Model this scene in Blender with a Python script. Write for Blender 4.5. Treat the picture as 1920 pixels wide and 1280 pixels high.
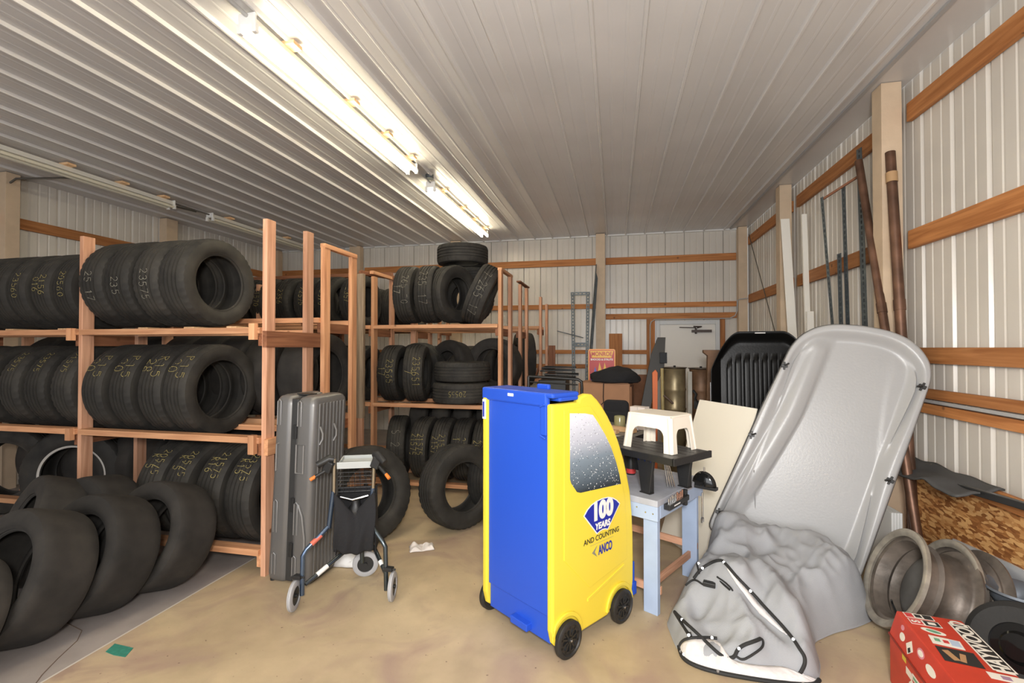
import bpy, bmesh, math, random
from mathutils import Vector, Matrix, Euler, noise
random.seed(7)
R=math.radians; PI=math.pi
for o in list(bpy.data.objects): bpy.data.objects.remove(o)
S=bpy.context.scene; COL=S.collection

# ------------------------------------------------------------------ camera
cd=bpy.data.cameras.new('camera'); cam=bpy.data.objects.new('camera',cd); COL.objects.link(cam)
cam.location=(0,0,1.68)
YAW=math.atan(193/880.); PITCH=math.atan(12/880.)
cam.rotation_euler=(PI/2+PITCH,0,YAW)
cd.sensor_width=36; cd.lens=36*880/1920.; cd.clip_start=.05; cd.clip_end=60
S.camera=cam
# ------------------------------------------------------------------ colour management, world, lights
S.view_settings.view_transform='Standard'; S.view_settings.look='None'
S.view_settings.gamma=1; S.view_settings.use_curve_mapping=False
S.view_settings.exposure=0.0
W=bpy.data.worlds.new('world'); S.world=W; W.use_nodes=True
W.node_tree.nodes['Background'].inputs[0].default_value=(.95,.97,1,1)
W.node_tree.nodes['Background'].inputs[1].default_value=.75
def area(name,loc,target,sx,sy,power,col):
    l=bpy.data.lights.new(name,'AREA'); l.shape='RECTANGLE'; l.size=sx; l.size_y=sy; l.energy=power; l.color=col
    o=bpy.data.objects.new(name,l); COL.objects.link(o); o.location=loc
    d=Vector(target)-Vector(loc); o.rotation_euler=d.to_track_quat('-Z','Y').to_euler(); return o
area('camera_flash',(.1,-.35,2.05),(-.2,4.5,1.2),.35,.35,125,(1,.97,.93))
area('rear_fill',(-1.5,-3.2,1.9),(-1.2,4,1.4),5.0,2.6,150,(.96,.97,1))  # added soft fill from behind the camera, not a real opening
TUBE_W=26.0

# ------------------------------------------------------------------ materials
def M(name): 
    m=bpy.data.materials.new(name); m.use_nodes=True; return m,m.node_tree.nodes,m.node_tree.links,m.node_tree.nodes['Principled BSDF']
MATS={}
def plain(name,col,rough=.5,metal=0,noise_amt=.0,nscale=8,bump=0,bscale=60,spec=.5,coat=0):
    if name in MATS: return MATS[name]
    m,n,l,b=M(name)
    b.inputs['Base Color'].default_value=(*col,1); b.inputs['Roughness'].default_value=rough; b.inputs['Metallic'].default_value=metal
    b.inputs['Specular IOR Level'].default_value=spec
    if coat: b.inputs['Coat Weight'].default_value=coat
    tc=n.new('ShaderNodeTexCoord')
    if noise_amt:
        t=n.new('ShaderNodeTexNoise'); t.inputs['Scale'].default_value=nscale; t.inputs['Detail'].default_value=6
        r=n.new('ShaderNodeValToRGB'); r.color_ramp.elements[0].position=.3; r.color_ramp.elements[1].position=.7
        r.color_ramp.elements[0].color=(*[c*(1-noise_amt) for c in col],1); r.color_ramp.elements[1].color=(*[min(1,c*(1+noise_amt*.6)) for c in col],1)
        l.new(tc.outputs['Object'],t.inputs['Vector']); l.new(t.outputs['Fac'],r.inputs['Fac']); l.new(r.outputs['Color'],b.inputs['Base Color'])
    if bump:
        t=n.new('ShaderNodeTexNoise'); t.inputs['Scale'].default_value=bscale; t.inputs['Detail'].default_value=4
        bp=n.new('ShaderNodeBump'); bp.inputs['Strength'].default_value=bump; bp.inputs['Distance'].default_value=.005
        l.new(tc.outputs['Object'],t.inputs['Vector']); l.new(t.outputs['Fac'],bp.inputs['Height']); l.new(bp.outputs['Normal'],b.inputs['Normal'])
    MATS[name]=m; return m
def wood(name,c1,c2,knot=(.2,.08,.03),scale=1.0,rough=.7):
    m,n,l,b=M(name)
    tc=n.new('ShaderNodeTexCoord'); mp=n.new('ShaderNodeMapping'); mp.inputs['Scale'].default_value=(1.2*scale,22*scale,22*scale)
    oi=n.new('ShaderNodeObjectInfo'); ad=n.new('ShaderNodeVectorMath'); ad.operation='ADD'
    cx=n.new('ShaderNodeCombineXYZ'); ml=n.new('ShaderNodeMath'); ml.operation='MULTIPLY'; ml.inputs[1].default_value=37
    l.new(oi.outputs['Random'],ml.inputs[0]); l.new(ml.outputs[0],cx.inputs[0]); l.new(ml.outputs[0],cx.inputs[1])
    l.new(tc.outputs['Object'],ad.inputs[0]); l.new(cx.outputs[0],ad.inputs[1]); l.new(ad.outputs[0],mp.inputs['Vector'])
    t=n.new('ShaderNodeTexNoise'); t.inputs['Scale'].default_value=1.5; t.inputs['Detail'].default_value=7; t.inputs['Distortion'].default_value=.6
    l.new(mp.outputs[0],t.inputs['Vector'])
    r=n.new('ShaderNodeValToRGB'); r.color_ramp.elements[0].position=.32; r.color_ramp.elements[1].position=.68
    r.color_ramp.elements[0].color=(*c1,1); r.color_ramp.elements[1].color=(*c2,1); l.new(t.outputs['Fac'],r.inputs['Fac'])
    v=n.new('ShaderNodeTexVoronoi'); v.inputs['Scale'].default_value=4.3; l.new(ad.outputs[0],v.inputs['Vector'])
    kr=n.new('ShaderNodeValToRGB'); kr.color_ramp.elements[0].position=.05; kr.color_ramp.elements[1].position=.10
    kr.color_ramp.elements[0].color=(1,1,1,1); kr.color_ramp.elements[1].color=(0,0,0,1); l.new(v.outputs['Distance'],kr.inputs['Fac'])
    mx=n.new('ShaderNodeMix'); mx.data_type='RGBA'; l.new(kr.outputs['Color'],mx.inputs['Factor']); l.new(r.outputs['Color'],mx.inputs['A']); mx.inputs['B'].default_value=(*knot,1)
    hs=n.new('ShaderNodeHueSaturation'); mr=n.new('ShaderNodeMapRange'); mr.inputs['To Min'].default_value=.78; mr.inputs['To Max'].default_value=1.15
    l.new(oi.outputs['Random'],mr.inputs['Value']); l.new(mr.outputs[0],hs.inputs['Value']); l.new(mx.outputs['Result'],hs.inputs['Color'])
    l.new(hs.outputs['Color'],b.inputs['Base Color']); b.inputs['Roughness'].default_value=rough
    bp=n.new('ShaderNodeBump'); bp.inputs['Strength'].default_value=.25; bp.inputs['Distance'].default_value=.003
    l.new(t.outputs['Fac'],bp.inputs['Height']); l.new(bp.outputs['Normal'],b.inputs['Normal'])
    return m
WOOD_PINK=wood('pine_lumber',(.50,.24,.135),(.74,.42,.27))
WOOD_RAIL=wood('rail_lumber',(.52,.23,.11),(.78,.42,.22))
WOOD_OLD=wood('weathered_lumber',(.20,.14,.09),(.42,.32,.22))
WOOD_BROWN=wood('brown_lumber',(.20,.07,.03),(.36,.15,.07))
WOOD_GIRT=wood('girt_lumber',(.36,.13,.035),(.56,.24,.08))
WOOD_PALE=wood('pale_lumber',(.68,.40,.20),(.85,.58,.34))
POST_TAN=plain('painted_post_tan',(.62,.48,.34),.6,noise_amt=.12,nscale=5,bump=.2)

def metal_panel(name,c,rough=.32,streak=.12,bmp=.35):
    m,n,l,b=M(name)
    tc=n.new('ShaderNodeTexCoord'); t=n.new('ShaderNodeTexNoise'); t.inputs['Scale'].default_value=1.3; t.inputs['Detail'].default_value=5
    l.new(tc.outputs['Object'],t.inputs['Vector'])
    r=n.new('ShaderNodeValToRGB'); r.color_ramp.elements[0].position=.35; r.color_ramp.elements[1].position=.7
    r.color_ramp.elements[0].color=(*[k*(1-streak) for k in c],1); r.color_ramp.elements[1].color=(*c,1)
    l.new(t.outputs['Fac'],r.inputs['Fac']); l.new(r.outputs['Color'],b.inputs['Base Color'])
    b.inputs['Roughness'].default_value=rough
    t2=n.new('ShaderNodeTexNoise'); t2.inputs['Scale'].default_value=2.2; t2.inputs['Detail'].default_value=1; l.new(tc.outputs['Object'],t2.inputs['Vector'])
    bp=n.new('ShaderNodeBump'); bp.inputs['Strength'].default_value=bmp; bp.inputs['Distance'].default_value=.02
    l.new(t2.outputs['Fac'],bp.inputs['Height']); l.new(bp.outputs['Normal'],b.inputs['Normal'])
    return m
CEIL=metal_panel('ceiling_liner_steel',(.69,.675,.665),.26,.08,.12)
WALLM=metal_panel('wall_sheet_steel',(.70,.66,.60),.30)
TRIM=plain('grey_trim',(.42,.42,.42),.4)

def floor_mat():
    m,n,l,b=M('stained_concrete')
    tc=n.new('ShaderNodeTexCoord')
    def nz(s,d,dist=0):
        t=n.new('ShaderNodeTexNoise'); t.inputs['Scale'].default_value=s; t.inputs['Detail'].default_value=d; t.inputs['Distortion'].default_value=dist
        l.new(tc.outputs['Object'],t.inputs['Vector']); return t
    def ramp(src,p0,c0,p1,c1):
        r=n.new('ShaderNodeValToRGB'); r.color_ramp.elements[0].position=p0; r.color_ramp.elements[1].position=p1
        r.color_ramp.elements[0].color=(*c0,1); r.color_ramp.elements[1].color=(*c1,1); l.new(src,r.inputs['Fac']); return r
    def mix(f,a,bb,t='MIX'):
        x=n.new('ShaderNodeMix'); x.data_type='RGBA'; x.blend_type=t
        if isinstance(f,float): x.inputs['Factor'].default_value=f
        else: l.new(f,x.inputs['Factor'])
        l.new(a,x.inputs['A'])
        if isinstance(bb,tuple): x.inputs['B'].default_value=(*bb,1)
        else: l.new(bb,x.inputs['B'])
        return x.outputs['Result']
    base=ramp(nz(.9,6,.4).outputs['Fac'],.35,(.42,.32,.20),.66,(.60,.475,.30)).outputs['Color']
    base=mix(.5,base,ramp(nz(6,10).outputs['Fac'],.3,(.78,.78,.78),.7,(1.1,1.1,1.1)).outputs['Color'],'MULTIPLY')
    # reddish scuffed zone near the cart
    st=ramp(nz(1.7,8,1.2).outputs['Fac'],.49,(0,0,0),.68,(1,1,1)).outputs['Color']
    base=mix(st,base,(.38,.27,.20))
    sp=ramp(nz(38,3).outputs['Fac'],.70,(0,0,0),.74,(1,1,1)).outputs['Color']
    base=mix(sp,base,(.17,.11,.08))
    # shade left of the joint, painted into the concrete as grey
    sx=n.new('ShaderNodeSeparateXYZ'); l.new(tc.outputs['Object'],sx.inputs[0])
    lt=n.new('ShaderNodeMath'); lt.operation='LESS_THAN'; lt.inputs[1].default_value=-2.815; l.new(sx.outputs['X'],lt.inputs[0])
    g=ramp(nz(3,6).outputs['Fac'],.3,(.27,.235,.215),.7,(.38,.335,.31)).outputs['Color']
    base=mix(lt.outputs[0],base,g)
    # the joint itself
    a=n.new('ShaderNodeMath'); a.operation='ADD'; a.inputs[1].default_value=2.82; l.new(sx.outputs['X'],a.inputs[0])
    ab=n.new('ShaderNodeMath'); ab.operation='ABSOLUTE'; l.new(a.outputs[0],ab.inputs[0])
    l2=n.new('ShaderNodeMath'); l2.operation='LESS_THAN'; l2.inputs[1].default_value=.006; l.new(ab.outputs[0],l2.inputs[0])
    base=mix(l2.outputs[0],base,(.62,.58,.52))
    l.new(base,b.inputs['Base Color']); b.inputs['Roughness'].default_value=.62
    bp=n.new('ShaderNodeBump'); bp.inputs['Strength'].default_value=.25; bp.inputs['Distance'].default_value=.004
    l.new(nz(25,8).outputs['Fac'],bp.inputs['Height']); l.new(bp.outputs['Normal'],b.inputs['Normal'])
    return m
def rubber(name,c,dust,rough=.75,lug=90.,depth=.5):
    m,n,l,b=M(name)
    tc=n.new('ShaderNodeTexCoord'); oi=n.new('ShaderNodeObjectInfo')
    t=n.new('ShaderNodeTexNoise'); t.inputs['Scale'].default_value=7; t.inputs['Detail'].default_value=8; l.new(tc.outputs['Object'],t.inputs['Vector'])
    r=n.new('ShaderNodeValToRGB'); r.color_ramp.elements[0].position=.35; r.color_ramp.elements[1].position=.75
    r.color_ramp.elements[0].color=(*c,1); r.color_ramp.elements[1].color=(*dust,1); l.new(t.outputs['Fac'],r.inputs['Fac'])
    hs=n.new('ShaderNodeHueSaturation'); mr=n.new('ShaderNodeMapRange'); mr.inputs['To Min'].default_value=.75; mr.inputs['To Max'].default_value=1.3
    l.new(oi.outputs['Random'],mr.inputs['Value']); l.new(mr.outputs[0],hs.inputs['Value']); l.new(r.outputs['Color'],hs.inputs['Color']); l.new(hs.outputs['Color'],b.inputs['Base Color'])
    b.inputs['Roughness'].default_value=rough
    uv=n.new('ShaderNodeUVMap'); sp=n.new('ShaderNodeSeparateXYZ'); l.new(uv.outputs[0],sp.inputs[0])
    # sipes: sine across the circumference, slanted
    m1=n.new('ShaderNodeMath'); m1.operation='MULTIPLY'; m1.inputs[1].default_value=lug*2*PI; l.new(sp.outputs['X'],m1.inputs[0])
    m2=n.new('ShaderNodeMath'); m2.operation='MULTIPLY'; m2.inputs[1].default_value=60; l.new(sp.outputs['Y'],m2.inputs[0])
    ad=n.new('ShaderNodeMath'); l.new(m1.outputs[0],ad.inputs[0]); l.new(m2.outputs[0],ad.inputs[1])
    sn=n.new('ShaderNodeMath'); sn.operation='SINE'; l.new(ad.outputs[0],sn.inputs[0])
    st=n.new('ShaderNodeMath'); st.operation='GREATER_THAN'; st.inputs[1].default_value=-.55; l.new(sn.outputs[0],st.inputs[0])
    # only on the tread (v<1)
    tv=n.new('ShaderNodeMath'); tv.operation='LESS_THAN'; tv.inputs[1].default_value=.75; l.new(sp.outputs['Y'],tv.inputs[0])
    mm=n.new('ShaderNodeMath'); mm.operation='MULTIPLY'; l.new(st.outputs[0],mm.inputs[0]); l.new(tv.outputs[0],mm.inputs[1])
    bp=n.new('ShaderNodeBump'); bp.inputs['Strength'].default_value=depth; bp.inputs['Distance'].default_value=.004
    l.new(mm.outputs[0],bp.inputs['Height'])
    t3=n.new('ShaderNodeTexNoise'); t3.inputs['Scale'].default_value=120; l.new(tc.outputs['Object'],t3.inputs['Vector'])
    b2=n.new('ShaderNodeBump'); b2.inputs['Strength'].default_value=.15; b2.inputs['Distance'].default_value=.002
    l.new(t3.outputs['Fac'],b2.inputs['Height']); l.new(bp.outputs['Normal'],b2.inputs['Normal']); l.new(b2.outputs['Normal'],b.inputs['Normal'])
    return m
RUB=rubber('tire_rubber',(.015,.0138,.012),(.040,.036,.030))
RUB_SLICK=rubber('slick_tire_rubber',(.017,.015,.013),(.038,.033,.028),.85,depth=0.0)
def osb_mat():
    m,n,l,b=M('strand_board')
    tc=n.new('ShaderNodeTexCoord'); mp=n.new('ShaderNodeMapping'); mp.inputs['Scale'].default_value=(14,12,34); l.new(tc.outputs['Object'],mp.inputs[0])
    v=n.new('ShaderNodeTexVoronoi'); v.inputs['Scale'].default_value=1.8; v.inputs['Randomness'].default_value=1; 
    nz=n.new('ShaderNodeTexNoise'); nz.inputs['Scale'].default_value=.8; nz.inputs['Detail'].default_value=3; l.new(mp.outputs[0],nz.inputs['Vector'])
    ad=n.new('ShaderNodeVectorMath'); ad.operation='ADD'; l.new(mp.outputs[0],ad.inputs[0]); l.new(nz.outputs['Color'],ad.inputs[1]); l.new(ad.outputs[0],v.inputs['Vector'])
    r=n.new('ShaderNodeValToRGB'); e=r.color_ramp.elements; e[0].position=.1; e[0].color=(.24,.085,.022,1); e[1].position=.9; e[1].color=(.72,.42,.17,1)
    k=e.new(.5); k.color=(.46,.20,.06,1)
    sp=n.new('ShaderNodeSeparateColor'); l.new(v.outputs['Color'],sp.inputs[0]); l.new(sp.outputs[0],r.inputs['Fac']); l.new(r.outputs['Color'],b.inputs['Base Color'])
    b.inputs['Roughness'].default_value=.6; return m
OSB=osb_mat()
BLACK=plain('black_plastic',(.018,.018,.018),.45,bump=.2)
BLACKM=plain('black_metal',(.015,.015,.015),.35)
FABRIC_BLACK=plain('black_fabric',(.016,.016,.018),.95,bump=.6,bscale=200)
CHALK=plain('yellow_chalk',(.62,.52,.20),.95,noise_amt=.5,nscale=90)
CHALKW=plain('pale_chalk',(.50,.47,.38),.95,noise_amt=.6,nscale=90)
STEEL=plain('bright_steel',(.55,.55,.55),.25,metal=1)
GALV=plain('galvanised_steel',(.13,.15,.16),.5,metal=.6,noise_amt=.25,nscale=12)
WHITE=plain('white_paint',(.85,.85,.83),.45)
YEL=plain('yellow_plastic',(.84,.66,.055),.38)
BLU=plain('blue_plastic',(.018,.085,.56),.42)
BLU2=plain('print_blue',(.01,.02,.35),.4)
RUST=plain('rusty_pipe_steel',(.16,.085,.055),.45,metal=.6,noise_amt=.5,nscale=6)
GREYC=plain('grey_canvas',(.36,.37,.39),.9,noise_amt=.07,nscale=5,bump=.3,bscale=250)
LINING=plain('canvas_lining',(.72,.69,.68),.8,noise_amt=.08,nscale=20,bump=.8,bscale=30)
def glow(name,col,s):
    m,n,l,b=M(name); b.inputs['Base Color'].default_value=(*col,1); b.inputs['Emission Color'].default_value=(*col,1); b.inputs['Emission Strength'].default_value=s; return m

# ------------------------------------------------------------------ helpers
MW={}   # world matrix of each Empty, kept by hand
def thing(name,label,cat,loc=(0,0,0),rotz=0,group=None,mat=None):
    o=bpy.data.objects.new(name,None); COL.objects.link(o); o.empty_display_size=.1
    m=mat if mat is not None else Matrix.Translation(loc)@Matrix.Rotation(rotz,4,'Z')
    o.matrix_world=m; MW[o]=m.copy(); o['label']=label; o['category']=cat
    if group: o['group']=group
    return o
def tag(o,label=None,cat=None,group=None,kind=None):
    if label: o['label']=label
    if cat: o['category']=cat
    if group: o['group']=group
    if kind: o['kind']=kind
    return o
class MB:
    def __init__(s): s.bm=bmesh.new()
    def box(s,lo,hi,m=None):
        x0,y0,z0=lo; x1,y1,z1=hi
        vs=[Vector(p) for p in ((x0,y0,z0),(x1,y0,z0),(x1,y1,z0),(x0,y1,z0),(x0,y0,z1),(x1,y0,z1),(x1,y1,z1),(x0,y1,z1))]
        if m is not None: vs=[m@v for v in vs]
        b=[s.bm.verts.new(v) for v in vs]
        for f in ((0,3,2,1),(4,5,6,7),(0,1,5,4),(1,2,6,5),(2,3,7,6),(3,0,4,7)): s.bm.faces.new([b[i] for i in f])
        return s
    def prism(s,pts,h0,h1,m=None):
        # polygon in xy (ccw) extruded along z from h0 to h1
        a=[Vector((p[0],p[1],h0)) for p in pts]; c=[Vector((p[0],p[1],h1)) for p in pts]
        if m is not None: a=[m@v for v in a]; c=[m@v for v in c]
        a=[s.bm.verts.new(v) for v in a]; c=[s.bm.verts.new(v) for v in c]; n=len(pts)
        s.bm.faces.new(a[::-1]); s.bm.faces.new(c)
        for i in range(n): s.bm.faces.new((a[i],a[(i+1)%n],c[(i+1)%n],c[i]))
        return s
    def tube(s,pts,r,seg=12,closed=False,caps=True):
        pts=[Vector(p) for p in pts]; n=len(pts); rings=[]
        rr=r if isinstance(r,(list,tuple)) else [r]*n
        prev=None
        for i,p in enumerate(pts):
            if closed: d=(pts[(i+1)%n]-pts[i-1])
            else: d=(pts[min(i+1,n-1)]-pts[max(i-1,0)])
            d.normalize()
            if prev is None:
                u=d.orthogonal().normalized()
            else:
                u=(prev-d*prev.dot(d)); 
                u=u.normalized() if u.length>1e-6 else d.orthogonal().normalized()
            prev=u; v=d.cross(u)
            rings.append([s.bm.verts.new(p+(u*math.cos(2*PI*k/seg)+v*math.sin(2*PI*k/seg))*rr[i]) for k in range(seg)])
        for i in range(n if closed else n-1):
            a=rings[i]; b=rings[(i+1)%n]
            for k in range(seg): s.bm.faces.new((a[k],a[(k+1)%seg],b[(k+1)%seg],b[k]))
        if caps and not closed:
            s.bm.faces.new(rings[0][::-1]); s.bm.faces.new(rings[-1])
        return s
    def lathe(s,prof,seg=64,m=None,closed=True):
        # prof: (axial, radius) pairs, axis = local X
        rings=[]
        for k in range(seg):
            a=2*PI*k/seg; row=[]
            for x,r in prof:
                v=Vector((x,r*math.cos(a),r*math.sin(a)))
                if m is not None: v=m@v
                row.append(s.bm.verts.new(v))
            rings.append(row)
        n=len(prof)
        for k in range(seg):
            A=rings[k];B=rings[(k+1)%seg]
            for i in range(n if closed else n-1):
                try: s.bm.faces.new((A[i],A[(i+1)%n],B[(i+1)%n],B[i]))
                except ValueError: pass
        return s
    def grid(s,f,nu,nv,closeu=False):
        g=[[s.bm.verts.new(f(i/(nu if closeu else nu-1),j/(nv-1))) for j in range(nv)] for i in range(nu)]
        for i in range(nu if closeu else nu-1):
            for j in range(nv-1): s.bm.faces.new((g[i][j],g[(i+1)%nu][j],g[(i+1)%nu][j+1],g[i][j+1]))
        return g
    def build(s,name,mat,parent=None,world=False,smooth=False,bev=0,sharp=35,fixn=True):
        if parent is not None and world:
            s.bm.transform(MW[parent].inverted())
        if fixn: bmesh.ops.recalc_face_normals(s.bm,faces=s.bm.faces)
        me=bpy.data.meshes.new(name); s.bm.to_mesh(me); s.bm.free()
        if smooth:
            for p in me.polygons: p.use_smooth=True
            me.set_sharp_from_angle(angle=R(sharp))
        for mm in (mat if isinstance(mat,list) else [mat]): me.materials.append(mm)
        o=bpy.data.objects.new(name,me); COL.objects.link(o)
        if parent is not None: o.parent=parent; MW[o]=MW[parent]
        else: MW[o]=Matrix.Identity(4)
        if bev:
            b=o.modifiers.new('bevel','BEVEL'); b.width=bev; b.segments=2; b.limit_method='ANGLE'; b.angle_limit=R(40)
        return o
def struct(o,label=None):
    o['kind']='structure'
    if label: o['label']=label
    return o
def board(name,p0,p1,w,t,mat,parent=None,up=(0,0,1),bev=.002,world=True):
    """plank from p0 to p1 (centre line), width w measured along `up`, thickness t; long axis = local X so the grain follows it"""
    p0=Vector(p0); p1=Vector(p1); d=p1-p0; L=d.length; x=d.normalized(); u=Vector(up); z=(u-x*u.dot(x))
    z=z.normalized() if z.length>1e-4 else x.orthogonal().normalized(); y=z.cross(x)
    m=Matrix((( x.x,y.x,z.x,p0.x),(x.y,y.y,z.y,p0.y),(x.z,y.z,z.z,p0.z),(0,0,0,1)))
    b=MB(); b.box((0,-t/2,-w/2),(L,t/2,w/2))
    o=b.build(name,mat,None,bev=bev)
    if parent is not None:
        o.parent=parent
        o.matrix_local=(MW[parent].inverted()@m) if world else m
        MW[o]=MW[parent]@o.matrix_local
    else: o.matrix_world=m; MW[o]=m
    return o
def text_bm(txt,size,bold=0,ext=.0008,align='CENTER',shear=0,sx=1):
    c=bpy.data.curves.new('t','FONT'); c.body=txt; c.size=size; c.offset=bold; c.extrude=ext; c.align_x=align; c.align_y='CENTER'; c.shear=shear
    o=bpy.data.objects.new('t',c); COL.objects.link(o)
    dg=bpy.context.evaluated_depsgraph_get(); me=bpy.data.meshes.new_from_object(o.evaluated_get(dg))
    bm=bmesh.new(); bm.from_mesh(me); 
    if sx!=1: bm.transform(Matrix.Diagonal((sx,1,1,1)))
    bpy.data.objects.remove(o); bpy.data.curves.remove(c); bpy.data.meshes.remove(me); return bm
def text(name,txt,size,mat,parent,m,bold=0,ext=.0008,shear=0,sx=1):
    bm=text_bm(txt,size,bold,ext,shear=shear,sx=sx); bm.transform(m)
    b=MB(); b.bm.free(); b.bm=bm; return b.build(name,mat,parent)
def frame(o,x,y,z): # matrix from origin and axes
    return Matrix(((x[0],y[0],z[0],o[0]),(x[1],y[1],z[1],o[1]),(x[2],y[2],z[2],o[2]),(0,0,0,1)))

def segdist(q,rs):
    best=1e9; n=len(rs)
    for i in range(n):
        a=rs[i]; dx=rs[(i+1)%n].x-a.x; dy=rs[(i+1)%n].y-a.y; px=q.x-a.x; py=q.y-a.y
        L=dx*dx+dy*dy; t=max(0,min(1,(px*dx+py*dy)/L)) if L>0 else 0
        d=(px-dx*t)**2+(py-dy*t)**2
        if d<best: best=d
    return math.sqrt(best)
# ------------------------------------------------------------------ room shell
X0,X1,Y0,Y1,H=-7.17,2.25,-3.6,8.87,3.78
FLOOR=floor_mat()
b=MB(); b.box((X0-.3,Y0,-.1),(X1+.3,Y1+.3,0)); struct(b.build('floor',FLOOR),'bare tan concrete floor with shade painted grey beyond the joint')
def corr(a0,a1,anchor,pitch,depth,wid,minor):
    """corrugation profile: list of (a,h)"""
    pts=[(a0,0.)]; k=math.ceil((a0-anchor)/pitch+.2)
    while anchor+k*pitch<a1-wid:
        c=anchor+k*pitch
        pts+=[(c-wid*.8,0),(c-wid*.35,depth),(c+wid*.35,depth),(c+wid*.8,0)]
        for q in (1/3.,2/3.):
            m=c+pitch*q
            if m<a1-.03: pts+=[(m-.014,0),(m-.006,minor),(m+.006,minor),(m+.014,0)]
        k+=1
    pts.append((a1,0.)); return pts
def sheet(name,prof,fn,lo,hi,mat,thick=.0):
    b=MB(); bm=b.bm; A=[bm.verts.new(fn(a,h,lo)) for a,h in prof]; B=[bm.verts.new(fn(a,h,hi)) for a,h in prof]
    for i in range(len(A)-1): bm.faces.new((A[i],A[i+1],B[i+1],B[i]))
    o=b.build(name,mat); s=o.modifiers.new('thick','SOLIDIFY'); s.thickness=.004; s.offset=0; return struct(o)
sheet('ceiling',corr(X0-.1,1.99,.198,.337,-.026,.021,-.0022),lambda a,h,t:Vector((a,t,H+h)),Y0,Y1+.02,CEIL)
b=MB(); b.box((2.005,Y0,H-.006),(X1+.02,Y1,H+.004)); struct(b.build('trim_1',CEIL))
b=MB(); b.box((1.972,Y0,H-.022),(2.006,Y1,H+.004)); struct(b.build('trim_2',TRIM),'grey channel trim along the ceiling edge')
b=MB(); b.box((X0,Y1-.03,H-.03),(2.1,Y1+.0,H-.004)); struct(b.build('trim_3',plain('pale_trim',(.82,.82,.80),.4)))
WZ0=.0
sheet('wall_right',corr(Y0,Y1,3.47,.323,.022,.030,.005),lambda a,h,t:Vector((X1+.03+h,a,t)),0,H+.02,WALLM)
sheet('wall_left',corr(Y0,Y1,3.47,.323,.022,.030,.005),lambda a,h,t:Vector((X0-.03-h,a,t)),0,H+.02,WALLM)
# back wall around the door opening
DX0,DX1,DZ=.715,1.80,2.17
fb=lambda a,h,t:Vector((a,Y1+.03+h,t))
full=corr(X0,X1+.05,.244,.3265,.034,.011,.004)
o=sheet('wall_back',[p for p in full if p[0]<DX0]+[(DX0,0)],fb,0,H+.02,WALLM)
o2=sheet('wall_back_over_door',[(DX0,0)]+[p for p in full if DX0<p[0]<DX1]+[(DX1,0)],fb,DZ,H+.02,WALLM)
o3=sheet('wall_back_corner',[(DX1,0)]+[p for p in full if p[0]>DX1],fb,0,H+.02,WALLM)
o2.parent=o; o3.parent=o; o2.name='panel_over_door'; o3.name='panel_beside_door'
for q in (o2,o3): del q['kind']
# door with frame, closer
DOORM=plain('door_paint',(.78,.76,.72),.5); FRM=plain('door_frame_paint',(.62,.64,.66),.45)
b=MB(); b.box((.79,Y1-.02,.01),(1.73,Y1+.025,2.10)); d=struct(b.build('door_1',DOORM,bev=.003),'pale steel door half hidden behind drums')
b=MB(); b.box((.72,Y1-.05,0),(.79,Y1+.04,2.17)); b.box((1.73,Y1-.05,0),(1.80,Y1+.04,2.17)); b.box((.79,Y1-.05,2.10),(1.73,Y1+.04,2.17)); b.build('door_frame',FRM,d,bev=.004)
b=MB(); b.box((1.33,Y1-.09,1.955),(1.66,Y1-.03,2.0)); b.tube([(1.40,Y1-.06,1.93),(1.40,Y1-.06,2.03)],.018); b.tube([(1.40,Y1-.08,2.035),(1.12,Y1-.08,2.045)],.008); b.tube([(1.42,Y1-.08,2.035),(1.50,Y1-.06,2.055),(1.36,Y1-.06,2.06)],.012); b.build('door_closer',plain('bronze_metal',(.07,.055,.05),.4,metal=.5),d,bev=.002)
# girts (horizontal boards)
def girt(name,p0,p1,w,mat=WOOD_GIRT,t=.038,lab=None,up=(0,0,1)):
    o=board(name,p0,p1,w,t,mat,up=up); struct(o,lab); return o
gx=X1-.0
n=10
for z,w in ((3.515,.14),(2.52,.14),(1.625,.115),(1.33,.075),(1.24,.075)):
    for (a,c) in ((-3.5,1.9),(1.9,4.22),(4.36,6.5),(6.7,8.7)):
        if z in (1.33,1.24) and a<4.3: continue
        n+=1; girt('trim_%d'%n,(gx,a,z),(gx,c,z),w)
for z in (1.345,1.235):
    n+=1; girt('trim_%d'%n,(gx-.0,1.0,z),(gx-.0,4.22,z),.07)
n+=1; girt('trim_%d'%n,(gx-.02,1.0,1.292),(gx-.02,4.22,1.292),.022,TRIM,.012,'thin grey conduit between two boards on the right wall')
gy=Y1-.0
for z,w in ((3.285,.125),(2.455,.09),(1.605,.075),(1.335,.08)):
    segs=((-7.1,-5.37),(-5.08,-3.17),(-2.92,-.345),(-.165,2.08))
    for a,c in segs:
        if z<2 and a==-.165: c=.60
        n+=1; girt('trim_%d'%n,(a,gy,z),(c,gy,z),w)
n+=1; girt('trim_%d'%n,(-.165,gy-.01,2.255),(2.08,gy-.01,2.255),.10)
n+=1; girt('trim_%d'%n,(.665,gy-.01,0),(.665,gy-.01,2.2),.09,up=(1,0,0))
n+=1; girt('trim_%d'%n,(.59,gy-.01,0),(.59,gy-.01,2.2),.05,up=(1,0,0))
n+=1; girt('trim_%d'%n,(1.85,gy-.01,0),(1.85,gy-.01,2.2),.08,up=(1,0,0))
for z,w in ((3.21,.13),(2.3,.13),(1.6,.1)):
    for a,c in ((-3.4,2.0),(2.0,4.1),(4.28,6.1),(6.4,8.7)):
        n+=1; girt('trim_%d'%n,(X0,a,z),(X0,c,z),w)
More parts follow.
